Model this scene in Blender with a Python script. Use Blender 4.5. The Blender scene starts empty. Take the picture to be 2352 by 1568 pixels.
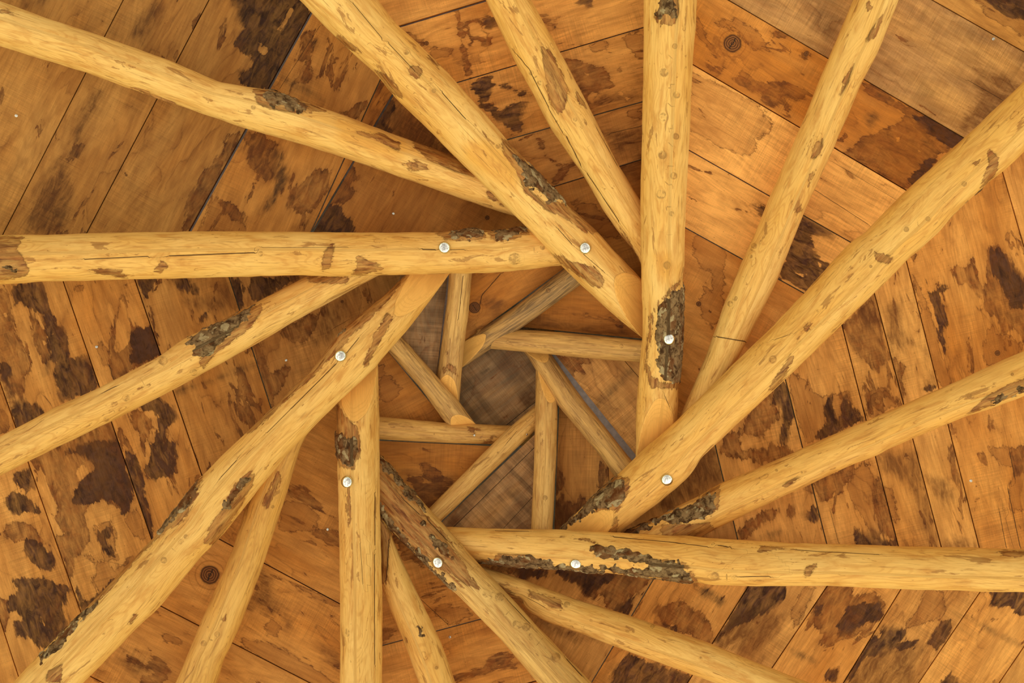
import bpy, bmesh, math, random
import numpy as np
from mathutils import Vector, Matrix, noise as mnoise

# ------------------------------------------------------------------ camera, sky, exposure
C = bpy.context.scene.collection
CAM_Z = 1.5                      # camera height; everything below is measured from the camera upward
F = 1700.0                       # focal length in px of a 2352 px wide frame
cam_d = bpy.data.cameras.new('camera')
cam_d.sensor_width = 36.0
cam_d.lens = 36.0 * F / 2352.0
cam_d.clip_start = 0.02
cam = bpy.data.objects.new('camera', cam_d)
cam.location = (0, 0, CAM_Z)
cam.rotation_euler = (math.pi, 0, 0)       # looking straight up
C.objects.link(cam)
bpy.context.scene.camera = cam

vs = bpy.context.scene.view_settings
vs.view_transform = 'Standard'; vs.look = 'None'; vs.gamma = 1.0; vs.exposure = 0.5
vs.use_curve_mapping = False

# surroundings: bright open sky low round the open sides, a sunlit lawn and pale paving underfoot
world = bpy.data.worlds.new('garden_daylight'); bpy.context.scene.world = world
world.use_nodes = True
wt = world.node_tree; wt.nodes.clear()
def wn(t, **k):
    n = wt.nodes.new(t)
    for a, b in k.items(): setattr(n, a, b)
    return n
tc = wn('ShaderNodeTexCoord'); sep = wn('ShaderNodeSeparateXYZ'); wt.links.new(tc.outputs['Generated'], sep.inputs[0])
ramp = wn('ShaderNodeValToRGB')
mr = wn('ShaderNodeMapRange'); mr.inputs[1].default_value = -1; mr.inputs[2].default_value = 1
wt.links.new(sep.outputs[2], mr.inputs[0]); wt.links.new(mr.outputs[0], ramp.inputs[0])
els = ramp.color_ramp.elements
WORLD = [(0.0, (0.62, 0.56, 0.44)), (0.20, (0.95, 0.86, 0.66)), (0.30, (1.02, 0.98, 0.72)), (0.36, (0.62, 0.72, 0.25)), (0.44, (0.50, 0.58, 0.22)),
         (0.50, (0.62, 0.68, 0.42)), (0.56, (1.0, 1.02, 0.95)), (1.0, (0.7, 0.85, 1.1))]
els[0].position = WORLD[0][0]; els[0].color = WORLD[0][1] + (1,)
els[1].position = WORLD[-1][0]; els[1].color = WORLD[-1][1] + (1,)
for p, c in WORLD[1:-1]:
    e = els.new(p); e.color = c + (1,)
nz = wn('ShaderNodeTexNoise'); nz.inputs['Scale'].default_value = 3.2; nz.inputs['Detail'].default_value = 3
wt.links.new(tc.outputs['Generated'], nz.inputs['Vector'])
mr2 = wn('ShaderNodeMapRange'); mr2.inputs[1].default_value = .35; mr2.inputs[2].default_value = .65
mr2.inputs[3].default_value = .55; mr2.inputs[4].default_value = 1.5
wt.links.new(nz.outputs[0], mr2.inputs[0])
mulw = wn('ShaderNodeVectorMath', operation='SCALE')
wt.links.new(ramp.outputs[0], mulw.inputs[0]); wt.links.new(mr2.outputs[0], mulw.inputs['Scale'])
side = wn('ShaderNodeVectorMath', operation='DOT_PRODUCT'); side.inputs[1].default_value = (-.12, .5, 0)   # the sunny side of the garden
wt.links.new(tc.outputs['Generated'], side.inputs[0])
sadd = wn('ShaderNodeMath', operation='ADD'); sadd.inputs[1].default_value = 1.0; wt.links.new(side.outputs['Value'], sadd.inputs[0])
mul2 = wn('ShaderNodeVectorMath', operation='SCALE'); wt.links.new(mulw.outputs[0], mul2.inputs[0]); wt.links.new(sadd.outputs[0], mul2.inputs['Scale'])
mulw = mul2
bg = wn('ShaderNodeBackground'); bg.inputs[1].default_value = 1.0
wo = wn('ShaderNodeOutputWorld')
wt.links.new(mulw.outputs[0], bg.inputs[0]); wt.links.new(bg.outputs[0], wo.inputs[0])

# ------------------------------------------------------------------ measuring helpers
ZO = {1: (0, 0), 2: (776, 0), 3: (1552, 0), 4: (0, 517), 5: (776, 517), 6: (1552, 517), 7: (0, 1034), 8: (776, 1034), 9: (1552, 1034)}
SC = 800 / 2349.0
def zc(zn, pts):
    """survey-sheet coordinates -> frame coordinates"""
    if zn == 0: return [tuple(map(float, p)) for p in pts]
    if zn == 11: return [(860 + x / 3.7333, 600 + y / 3.7333) for x, y in pts]
    if zn == 12: return [(860 + x / 3.7333, 840 + y / 3.7333) for x, y in pts]
    ox, oy = ZO[zn]
    return [(ox + x * SC, oy + y * SC) for x, y in pts]
def at(px, py, z):           # point of the place at height z above the camera
    return Vector(((px - 1176) * z / F, (py - 784) * z / F, z + CAM_Z))
def to_px(co):               # Nx3 -> Nx2
    z = co[:, 2] - CAM_Z
    return np.stack([1176 + co[:, 0] * F / z, 784 + co[:, 1] * F / z], 1)

def poly_sd(P, poly):
    """signed distance (frame px), positive inside"""
    poly = np.array(poly, float); n = len(poly)
    d = np.full(len(P), 1e9); inside = np.zeros(len(P), bool)
    for i in range(n):
        a = poly[i]; b = poly[(i + 1) % n]; e = b - a
        w = P - a
        t = np.clip((w @ e) / (e @ e + 1e-9), 0, 1)
        q = w - t[:, None] * e
        d = np.minimum(d, np.hypot(q[:, 0], q[:, 1]))
        c = ((a[1] > P[:, 1]) != (b[1] > P[:, 1]))
        with np.errstate(divide='ignore', invalid='ignore'):
            xx = a[0] + (P[:, 1] - a[1]) * (b[0] - a[0]) / (b[1] - a[1])
        inside ^= c & (P[:, 0] < xx)
    return np.where(inside, d, -d)

def seg_field(P, segs):
    """nearest crack: (across px, along 0..1 beyond the ends)"""
    best = np.full(len(P), 1e9); ac = np.full(len(P), 50.0)
    for a, b, w in segs:
        a = np.array(a, float); b = np.array(b, float); e = b - a; L = np.hypot(*e); e /= L
        r = P - a
        al = r @ e; cr = r[:, 0] * e[1] - r[:, 1] * e[0]
        out = np.maximum(np.maximum(-al, al - L), 0)
        dd = np.abs(cr) + out
        m = dd < best
        best = np.where(m, dd, best)
        # signed across distance; growing quickly past the ends
        ac = np.where(m, np.where(out > 0, np.sign(cr + 1e-6) * (np.abs(cr) + out), cr) / w, ac)
    return np.clip(ac, -50, 50)

# ------------------------------------------------------------------ node shorthand
class NB:
    def __init__(s, name):
        s.m = bpy.data.materials.new(name); s.m.use_nodes = True; s.t = s.m.node_tree; s.t.nodes.clear()
    def n(s, t, **k):
        o = s.t.nodes.new(t)
        for a, b in k.items(): setattr(o, a, b)
        return o
    def put(s, sock, v):
        if isinstance(v, (int, float)): sock.default_value = v
        elif isinstance(v, tuple):
            sock.default_value = v if len(v) != 3 or sock.type != 'RGBA' else v + (1,)
        else: s.t.links.new(v, sock)
    def attr(s, name, out='Fac'):
        a = s.n('ShaderNodeAttribute', attribute_name=name); return a.outputs[out]
    def m_(s, op, a, b=0.0, c=0.0, clamp=False):
        o = s.n('ShaderNodeMath', operation=op, use_clamp=clamp)
        s.put(o.inputs[0], a); s.put(o.inputs[1], b)
        if len(o.inputs) > 2: s.put(o.inputs[2], c)
        return o.outputs[0]
    def add(s, a, b): return s.m_('ADD', a, b)
    def sub(s, a, b): return s.m_('SUBTRACT', a, b)
    def mul(s, a, b): return s.m_('MULTIPLY', a, b)
    def step(s, x, lo, hi, a=0.0, b=1.0, smooth=True):
        o = s.n('ShaderNodeMapRange', interpolation_type='SMOOTHSTEP' if smooth else 'LINEAR')
        s.put(o.inputs[0], x); s.put(o.inputs[1], lo); s.put(o.inputs[2], hi); s.put(o.inputs[3], a); s.put(o.inputs[4], b)
        return o.outputs[0]
    def vscale(s, v, sc):
        o = s.n('ShaderNodeVectorMath', operation='MULTIPLY'); s.put(o.inputs[0], v); s.put(o.inputs[1], sc); return o.outputs[0]
    def vadd(s, v, w):
        o = s.n('ShaderNodeVectorMath', operation='ADD'); s.put(o.inputs[0], v); s.put(o.inputs[1], w); return o.outputs[0]
    def noise(s, v, scale=1.0, detail=2.0, rough=.5, dist=0.0):
        o = s.n('ShaderNodeTexNoise'); s.put(o.inputs['Vector'], v); s.put(o.inputs['Scale'], scale)
        s.put(o.inputs['Detail'], detail); s.put(o.inputs['Roughness'], rough); s.put(o.inputs['Distortion'], dist)
        return o.outputs[0]
    def mix(s, f, a, b, mode='MIX'):
        o = s.n('ShaderNodeMix', data_type='RGBA', blend_type=mode)
        s.put(o.inputs[0], f); s.put(o.inputs[6], a); s.put(o.inputs[7], b); return o.outputs[2]
    def xyz(s, v):
        o = s.n('ShaderNodeSeparateXYZ'); s.put(o.inputs[0], v); return o.outputs
    def vec(s, x, y, z):
        o = s.n('ShaderNodeCombineXYZ'); s.put(o.inputs[0], x); s.put(o.inputs[1], y); s.put(o.inputs[2], z); return o.outputs[0]
    def length(s, v):
        o = s.n('ShaderNodeVectorMath', operation='LENGTH'); s.put(o.inputs[0], v); return o.outputs['Value']
    def finish(s, col, rough, height=None, dist=0.002, metallic=0.0, spec=.25):
        b = s.n('ShaderNodeBsdfPrincipled'); o = s.n('ShaderNodeOutputMaterial')
        s.put(b.inputs['Base Color'], col); s.put(b.inputs['Roughness'], rough); s.put(b.inputs['Metallic'], metallic)
        b.inputs['Specular IOR Level'].default_value = spec
        if height is not None:
            u = s.n('ShaderNodeBump'); u.inputs['Strength'].default_value = 1.0; u.inputs['Distance'].default_value = dist
            s.put(u.inputs['Height'], height); s.t.links.new(u.outputs[0], b.inputs['Normal'])
        s.t.links.new(b.outputs[0], o.inputs[0])
        return s.m

def srgb(r, g, b):
    f = lambda c: ((c / 255 + .055) / 1.055) ** 2.4 if c > 10 else c / 255 / 12.92
    return (f(r), f(g), f(b))

def plank_material():
    b = NB('sawn_plank_wood')
    gc = b.attr('gc', 'Vector'); prm = b.xyz(b.attr('prm', 'Vector')); grey, tone, sootp = prm[0], prm[1], prm[2]
    kn = b.attr('knot', 'Vector'); kr = b.length(kn)
    g = b.xyz(gc)
    halo = b.m_('EXPONENT', b.mul(kr, -.9))
    kx = b.xyz(kn)
    v2 = b.add(g[1], b.mul(b.mul(halo, kx[1]), .035))
    gcw = b.vec(g[0], v2, g[2])
    # broad tone
    n_low = b.noise(b.vscale(gcw, (2.2, 7.0, 1.0)), 1, 3, .55)
    n_mid = b.noise(b.vscale(gcw, (7.0, 26.0, 1.0)), 1, 4, .6, .4)
    fine = b.noise(b.vscale(gcw, (14.0, 420.0, 1.0)), 1, 3, .7)
    saw = b.noise(b.vscale(gcw, (330.0, 9.0, 1.0)), 1, 3, .6)
    sawpatch = b.step(b.noise(b.vscale(gcw, (3.0, 5.0, 3.0)), 1, 2), .45, .65)
    ring = b.m_('SINE', b.mul(b.noise(b.vscale(gcw, (1.3, 8.0, 1.0)), 1, 1.5, .4), 105.0))
    ring = b.step(ring, -.2, 1.0)
    band = b.step(b.noise(b.vscale(gcw, (26.0, 1.2, 1.0)), 1, 2, .5), .52, .62)
    col = b.mix(b.step(b.add(tone, b.mul(b.sub(n_low, .5), 1.6)), 0, 1, smooth=False), TAN_LIGHT, TAN_ORANGE)
    col = b.mix(b.step(n_mid, .3, .75, 0, .45), col, TAN_BROWN)
    greyc = b.mix(b.step(n_mid, .3, .7), GREY_A, GREY_B)
    col = b.mix(b.mul(grey, b.step(n_low, .25, .6, .6, 1.0)), col, greyc)
    col = b.mix(b.mul(ring, .16), col, TAN_BROWN, 'MIX')
    f1 = b.step(fine, .25, .75, .80, 1.13, False)
    f2 = b.add(1.0, b.mul(b.mul(b.sub(saw, .5), b.add(b.add(b.mul(sawpatch, .5), .18), b.mul(grey, .45))), 1.25))
    f3 = b.sub(1.0, b.mul(b.mul(band, sawpatch), b.add(.09, b.mul(grey, .26))))
    sh = b.mul(b.mul(b.mul(f1, f2), f3), b.attr('pale'))
    # ragged edges of stains: teeth run along the grain
    wv = b.vscale(gc, (16.0, 75.0, 1.0))
    w1 = b.sub(b.noise(wv, 1, 5, .62, .5), .5)
    w2 = b.sub(b.noise(b.vscale(gc, (45.0, 60.0, 1.0)), 1, 4, .6), .5)
    w0 = b.sub(b.noise(b.vscale(gc, (7.0, 19.0, 6.0)), 1, 3, .55, .4), .5)
    warp = b.add(b.add(b.mul(w1, 2.9), b.mul(w2, 1.5)), b.mul(w0, 3.4))
    sv = b.step(b.noise(b.vscale(gc, (6.0, 10.0, 8.0)), 1, 2, .5), .50, .70, .08, 1.9)
    mott = b.noise(b.vscale(gc, (14.0, 40.0, 1.0)), 1, 4, .65, 1.0)
    mott2 = b.noise(b.vscale(gc, (30.0, 30.0, 2.0)), 1, 4, .6, .6)
    def stain(name, soft, wk=1.0):
        d = b.add(b.attr(name), b.mul(warp, wk))
        sf = b.m_('MAXIMUM', sv, soft) if name == 's_dark' else soft
        return d, b.step(d, b.mul(sf, -1.0), sf)
    # natural small stains of its own
    own = b.sub(b.add(b.noise(b.vscale(gc, (5.5, 15.0, 4.0)), 1, 4, .6, .8), b.mul(sootp, .09)), .70)
    own = b.mul(own, 26.0)
    dm0 = b.m_('MAXIMUM', b.attr('s_mid'), own)
    dm = b.add(dm0, warp); svm = b.mul(sv, .55); mm = b.step(dm, b.mul(svm, -1.0), svm)
    dd, md = stain('s_dark', .18)
    dt, mt = stain('s_tide', .12)
    ds = b.add(b.attr('s_soft'), b.mul(warp, 1.3)); ms = b.step(ds, -1.6, 1.8)
    dl, ml = stain('s_light', .12, .5)
    keep = b.sub(1.0, ml)
    def rim(d, w, k): return b.mul(b.m_('EXPONENT', b.mul(b.m_('ABSOLUTE', d), -1.0 / w)), k)
    col = b.mix(b.mul(b.mul(mt, keep), .34), col, STAIN_MID)
    inner = b.m_('EXPONENT', b.mul(b.m_('MAXIMUM', dm, 0.0), -.55))
    col = b.mix(b.mul(b.mul(b.step(dm, -2.6, 0.2), keep), .16), col, STAIN_MID)
    col = b.mix(b.mul(b.mul(mm, b.mul(b.step(mott, .28, .66, .30, .95), b.add(.62, b.mul(inner, .42)))), keep), col, b.mix(b.step(mott2, .35, .62), STAIN_MID, STAIN_RIM))
    col = b.mix(b.mul(b.mul(ms, b.step(mott, .25, .7, .25, .85)), keep), col, STAIN_SOFT)
    col = b.mix(b.mul(b.mul(md, b.step(mott, .30, .76, 1.0, .6)), keep), col, b.mix(b.step(mott2, .4, .65), STAIN_DARK, STAIN_PURPLE))
    rr = b.m_('MAXIMUM', b.m_('MAXIMUM', rim(dm, .15, .62), rim(dt, .13, .95)), b.m_('MAXIMUM', rim(dd, .25, .5), rim(dl, .12, .3)))
    col = b.mix(b.mul(rr, b.step(mott2, .35, .6, .45, 1.0)), col, STAIN_RIM)
    # water lines wandering over the boards
    wl = b.sub(b.add(b.noise(b.vscale(gc, (3.2, 7.5, 9.0)), 1, 2, .5, .6), b.mul(w1, .10)), .5)
    wlm = b.mul(b.m_('EXPONENT', b.mul(b.m_('ABSOLUTE', wl), -130.0)), b.step(n_low, .47, .60))
    col = b.mix(b.mul(wlm, .45), col, STAIN_RIM)
    col = b.mix(b.mul(b.mul(b.step(wl, 0, .003), b.step(wl, .10, .0)), b.mul(b.step(n_low, .47, .60), .22)), col, STAIN_MID)
    # soot smudges and specks
    soot = b.mul(b.step(b.add(b.attr('s_soot'), b.mul(warp, .9)), -1.0, 2.0), b.step(mott, .3, .6, .35, .9))
    col = b.mix(soot, col, SOOT)
    speck = b.step(b.noise(b.vscale(gc, (170.0, 230.0, 1.0)), 1, 1, .4), .745, .79)
    col = b.mix(b.mul(speck, .6), col, STAIN_RIM)
    # knot: rings, dark outline, radial crack
    kw = b.add(kr, b.mul(b.sub(b.noise(b.vscale(gc, (40, 40, 1)), 1, 2), .5), .25))
    kin = b.step(kw, 1.05, .92)
    krings = b.step(b.m_('SINE', b.mul(kw, 26.0)), -.6, 1)
    kc = b.mix(krings, KNOT_A, KNOT_B)
    crk = b.mul(b.step(b.m_('ABSOLUTE', b.add(kx[0], b.mul(b.sub(mott2, .5), .6))), .09, .03), b.step(kw, .75, .6))
    kc = b.mix(crk, kc, SOOT)
    outer = b.mul(b.step(b.m_('SINE', b.mul(kw, 9.0)), .55, 1.0), b.step(kw, 3.2, 1.3, 0, .38))
    col = b.mix(outer, col, STAIN_MID)
    col = b.mix(kin, col, kc)
    col = b.mix(b.mul(b.m_('EXPONENT', b.mul(b.m_('ABSOLUTE', b.sub(kw, 1.0)), -14.0)), .8), col, STAIN_DARK)
    ck = b.m_('ABSOLUTE', b.add(b.attr('crack'), b.mul(w2, 2.2)))
    crm = b.step(ck, 1.1, .5)
    col = b.mix(b.mul(crm, .85), col, SOOT)
    bands = b.step(b.noise(b.vscale(gc, (34.0, 1.5, 13.0)), 1, 3, .6), .44, .60)
    sh = b.mul(sh, b.sub(1.0, b.mul(b.mul(bands, b.step(grey, .5, .9)), .26)))
    grayf = b.n('ShaderNodeVectorMath', operation='SCALE'); b.put(grayf.inputs[0], col); b.put(grayf.inputs['Scale'], sh)
    h = b.add(b.add(b.mul(fine, .35), b.mul(saw, .25)), b.mul(crm, -1.5))
    return b.finish(grayf.outputs[0], .62, h, .0012, spec=.2)

def pole_material():
    b = NB('peeled_pole_wood')
    gc = b.attr('gc', 'Vector'); g = b.xyz(gc); P = b.xyz(b.attr('prm', 'Vector')); grey, tone = P[0], P[1]
    kn = b.attr('knot', 'Vector'); kr = b.length(kn); kx = b.xyz(kn)
    v2 = b.add(g[1], b.mul(b.mul(b.m_('EXPONENT', b.mul(b.mul(kr, kr), -.8)), kx[1]), .02))
    gcw = b.vec(g[0], v2, g[2])
    n_low = b.noise(b.vscale(gcw, (3.0, 9.0, 1)), 1, 3, .55)
    n_mid = b.noise(b.vscale(gcw, (9.0, 42.0, 1)), 1, 4, .62, .5)
    fine = b.noise(b.vscale(gcw, (22.0, 520.0, 1)), 1, 3, .7)
    streak = b.noise(b.vscale(gcw, (9.0, 160.0, 1)), 1, 4, .7, .3)
    ring = b.step(b.m_('SINE', b.mul(b.noise(b.vscale(gcw, (3.4, 17.0, 1)), 1, 1.5, .4, .35), 105.0)), 0.1, 1.0)
    col = b.mix(b.step(b.add(tone, b.mul(b.sub(n_low, .5), 1.7)), 0, 1, smooth=False), POLE_LIGHT, POLE_ORANGE)
    col = b.mix(b.step(n_mid, .44, .74, 0, .75), col, POLE_TAN)
    col = b.mix(b.mul(ring, b.step(n_low, .35, .65, .10, .42)), col, POLE_TAN)
    col = b.mix(b.step(streak, .54, .72, 0, .6), col, POLE_BROWN)
    w1 = b.sub(b.noise(b.vscale(gc, (30.0, 90.0, 1)), 1, 5, .62, .6), .5)
    w2 = b.sub(b.noise(b.vscale(gc, (80.0, 110.0, 1)), 1, 4, .6), .5)
    warp = b.add(b.mul(w1, 3.0), b.mul(w2, 1.6))
    # tool marks: short crescent nicks and patches of left-over bast
    vo = b.n('ShaderNodeTexVoronoi', feature='F1'); b.put(vo.inputs['Vector'], b.vscale(b.vadd(gc, b.vec(b.mul(w1, .01), b.mul(w2, .01), 0)), (17.0, 42.0, 1))); vo.inputs['Scale'].default_value = 1.0
    nick = b.m_('EXPONENT', b.mul(b.m_('ABSOLUTE', b.sub(vo.outputs['Distance'], .26)), -55.0))
    nick = b.mul(nick, b.mul(b.step(n_low, .50, .60), b.step(b.xyz(vo.outputs['Color'])[0], .62, .68)))
    nick = b.mul(nick, b.step(b.noise(b.vscale(gc, (70.0, 30.0, 1)), 1, 1), .48, .56))
    col = b.mix(b.mul(nick, .6), col, POLE_BROWN)
    bast = b.mul(b.step(b.add(b.noise(b.vscale(gc, (8.0, 34.0, 7)), 1, 5, .66, .6), b.mul(grey, .03)), .61, .645), .62)
    col = b.mix(bast, col, POLE_BROWN)
    dots = b.step(b.noise(b.vscale(gc, (60.0, 150.0, 3)), 1, 2, .5), .72, .78)
    col = b.mix(b.mul(dots, .55), col, POLE_BROWN)
    # weathering
    gr = b.mul(grey, b.step(b.add(n_mid, b.mul(b.sub(n_low, .5), .8)), .30, .58, .55, 1.0))
    col = b.mix(gr, col, b.mix(b.step(streak, .4, .62), POLE_GREY, POLE_GREY_D))
    # cut face
    cd = b.attr('cut'); cut = b.step(cd, -.05, .10)
    cring = b.step(b.m_('SINE', b.add(b.mul(cd, 9.0), b.mul(n_low, 24.0))), .2, 1, 0, .2)
    col = b.mix(cut, col, b.mix(cring, CUT_WOOD, POLE_TAN))
    col = b.mix(b.mul(b.m_('EXPONENT', b.mul(b.m_('ABSOLUTE', cd), -14.0)), .45), col, POLE_BROWN)
    # inner bark and bark
    di = b.add(b.attr('bast'), warp); mi = b.step(di, -.12, .14)
    ic = b.mix(b.step(b.noise(b.vscale(gc, (12.0, 130.0, 2)), 1, 4, .7), .35, .66), BAST_A, BAST_B)
    col = b.mix(b.mul(mi, b.step(b.noise(b.vscale(gc, (16.0, 70.0, 4)), 1, 4, .65, .5), .34, .62, 1.0, .52)), col, ic)
    col = b.mix(b.mul(b.m_('EXPONENT', b.mul(b.m_('ABSOLUTE', di), -5.5)), .5), col, BAST_A)
    db = b.add(b.attr('bark'), warp); mb = b.step(db, -.12, .12)
    bn = b.noise(b.vscale(gc, (55.0, 75.0, 1)), 1, 5, .7, .4)
    bc = b.mix(b.step(bn, .36, .62), BARK_D, BARK_L)
    lich = b.step(b.noise(b.vscale(gc, (30.0, 44.0, 5)), 1, 3, .6), .60, .635)
    bc = b.mix(b.mul(lich, .8), bc, LICHEN)
    col = b.mix(mb, col, bc)
    # knots and cracks
    kw = b.add(kr, b.mul(w2, .5))
    kc = b.mix(b.step(b.m_('SINE', b.mul(kw, 17.0)), -.3, 1), KNOT_A, POLE_BROWN)
    kbreak = b.step(b.noise(b.vscale(gc, (60.0, 90.0, 9)), 1, 2, .5), .40, .56, .15, 1.0)
    col = b.mix(b.mul(b.step(kw, 1.08, .7), b.mul(kbreak, .42)), col, kc)
    col = b.mix(b.mul(b.m_('EXPONENT', b.mul(b.m_('ABSOLUTE', b.sub(kw, 1.0)), -6.0)), b.mul(kbreak, .62)), col, KNOT_A)
    col = b.mix(b.mul(b.step(b.m_('SINE', b.mul(kw, 7.0)), .6, 1.0), b.step(kw, 3.0, 1.3, 0, .12)), col, POLE_BROWN)
    ck = b.m_('ABSOLUTE', b.add(b.attr('crack'), b.mul(w1, 1.3)))
    crm = b.step(ck, 1.2, .5)
    col = b.mix(b.mul(crm, .88), col, CRACK)
    s = b.n('ShaderNodeVectorMath', operation='SCALE'); b.put(s.inputs[0], col); b.put(s.inputs['Scale'], b.step(fine, .2, .8, .86, 1.10, False))
    h = b.add(b.add(b.mul(fine, .15), b.mul(streak, .35)), b.add(b.mul(mb, b.add(1.2, b.mul(bn, 2.6))), b.add(b.mul(crm, -2.0), b.add(b.mul(nick, -.5), b.mul(mi, .5)))))
    return b.finish(s.outputs[0], b.step(mb, 0, 1, .5, .85), h, .0016, spec=.22)

TAN_LIGHT = srgb(228, 168, 90); TAN_ORANGE = srgb(194, 122, 46); TAN_BROWN = srgb(134, 78, 28)
GREY_A = srgb(150, 118, 84); GREY_B = srgb(112, 88, 64)
STAIN_MID = srgb(124, 66, 22); STAIN_SOFT = srgb(96, 54, 20); STAIN_DARK = srgb(54, 27, 10); STAIN_PURPLE = srgb(70, 42, 32); STAIN_RIM = srgb(84, 42, 14)
SOOT = srgb(38, 28, 20); KNOT_A = srgb(84, 48, 22); KNOT_B = srgb(140, 88, 42)
POLE_LIGHT = srgb(243, 200, 124); POLE_ORANGE = srgb(231, 172, 84); POLE_TAN = srgb(200, 136, 62); POLE_BROWN = srgb(142, 88, 38)
POLE_GREY = srgb(176, 138, 88); POLE_GREY_D = srgb(112, 88, 60)
CUT_WOOD = srgb(242, 186, 100); BAST_A = srgb(104, 56, 22); BAST_B = srgb(164, 102, 50)
BARK_D = srgb(66, 44, 26); BARK_L = srgb(140, 112, 78); LICHEN = srgb(178, 160, 122); CRACK = srgb(70, 38, 16)

M_PLANK = plank_material(); M_POLE = pole_material()
def simple(name, col, rough, metallic=0.0, bump=None):
    b = NB(name)
    t = b.n('ShaderNodeTexCoord').outputs['Object']
    n = b.noise(b.vscale(t, (1, 1, 1)), 60, 3, .6)
    c = b.mix(b.step(n, .3, .7), col, tuple(x * .72 for x in col))
    return b.finish(c, rough, n, bump or .0004, metallic, .5)
M_ZINC = simple('zinc_plated_steel', (.86, .87, .88), .09, 1.0, .00012)
M_NAIL = simple('bright_nail_steel', (.75, .74, .7), .3, 1.0)
M_FELT = simple('grey_roofing_underlay', srgb(205, 196, 196), .8)

# ------------------------------------------------------------------ mesh plumbing
def mesh_obj(name, V, faces, mat, parent=None, attrs=None, smooth=True):
    me = bpy.data.meshes.new(name)
    me.from_pydata([tuple(v) for v in V], [], faces); me.update()
    me.materials.append(mat)
    for k, a in (attrs or {}).items():
        a = np.asarray(a, dtype=np.float32)
        if a.ndim == 2:
            at_ = me.attributes.new(k, 'FLOAT_VECTOR', 'POINT'); at_.data.foreach_set('vector', a.ravel())
        else:
            at_ = me.attributes.new(k, 'FLOAT', 'POINT'); at_.data.foreach_set('value', a)
    me.polygons.foreach_set('use_smooth', [smooth] * len(me.polygons))
    o = bpy.data.objects.new(name, me); C.objects.link(o)
    if parent: o.parent = parent; o.matrix_parent_inverse = Matrix.Identity(4)
    return o

def knot_field(P, knots, ax):
    """offset to the nearest knot in knot radii, x along the grain axis"""
    out = np.full((len(P), 3), 40.0); best = np.full(len(P), 1e9)
    out[:, 2] = 0
    ax = np.array(ax, float); ay = np.array([-ax[1], ax[0]])
    for x, y, r in knots:
        w = P - np.array([x, y])
        u = w @ ax / r; v = w @ ay / r
        d = np.hypot(u, v)
        m = d < best; best = np.where(m, d, best)
        out[m, 0] = np.clip(u[m], -40, 40); out[m, 1] = np.clip(v[m], -40, 40)
    return out

def sdmax(P, polys, unit=10.0):
    r = np.full(len(P), -6.0)
    for p in polys: r = np.maximum(r, np.clip(poly_sd(P, p) / unit, -6, 6))
    return r

# ------------------------------------------------------------------ POLES: survey of both edges of every pole
# name: tip point, outer point, edge A, edge B  (lists of (sheet, points))
def J(*parts):
    r = []
    for zn, pts in parts: r += zc(zn, pts)
    return r
POLES = {}
def pole(key, tip, out, A, B, **k):
    POLES[key] = dict(tip=tip, out=out, A=A, B=B, **k)

pole('P1', (1335, 566), (-520, 604),
     J((4, [(0, 68), (290, 66), (880, 50), (1470, 42), (2055, 45)]), (5, [(0, 52), (510, 48), (660, 52), (805, 40), (940, 30), (1040, 42), (1245, 18), (1560, 0)])),
     J((4, [(0, 397), (290, 380), (880, 366), (1470, 350), (2055, 337)]), (5, [(0, 345), (510, 331), (805, 326), (1040, 322), (1245, 300), (1510, 270), (1640, 262)])),
     bark=[(5, [(740, 50), (900, 20), (990, 40), (960, 88), (880, 100), (760, 80)]), (5, [(1040, 40), (1290, 5), (1290, 48), (1150, 92), (1080, 106), (1060, 80)]), (4, [(0, 265), (60, 262), (110, 290), (80, 320), (40, 300), (0, 310)])],
     bast=[(4, [(-300, 60), (160, 80), (110, 160), (150, 210), (200, 300), (160, 350), (0, 370), (-300, 380)]), (4, [(1050, 225), (1120, 245), (1140, 280), (1080, 320), (1035, 300), (1085, 262)]),
           (4, [(580, 305), (700, 290), (810, 305), (860, 350), (700, 330)]), (5, [(120, 200), (240, 250), (315, 295), (150, 335), (90, 335), (130, 290)]),
           (5, [(660, 55), (740, 30), (990, 30), (990, 85), (900, 108), (720, 95)]), (5, [(970, 20), (1080, 30), (1095, 108), (1045, 95)]), (5, [(1060, 100), (1290, 40), (1290, 60), (1100, 112)]), (4, [(2180, 190), (2250, 110), (2250, 170), (2230, 280), (2170, 310)])],
     crack=[(4, (570, 230), (1000, 210), 1.0), (4, (1140, 207), (1720, 185), 1.3), (4, (1760, 150), (2349, 148), .5), (5, (570, 163), (660, 165), 1.3), (5, (740, 166), (860, 163), .7)],
     knots=[(4, 1757, 192, 14), (5, 1190, 225, 34), (5, 1380, 150, 14)], zt=2.55, bolt=(1016, 575))
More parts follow.
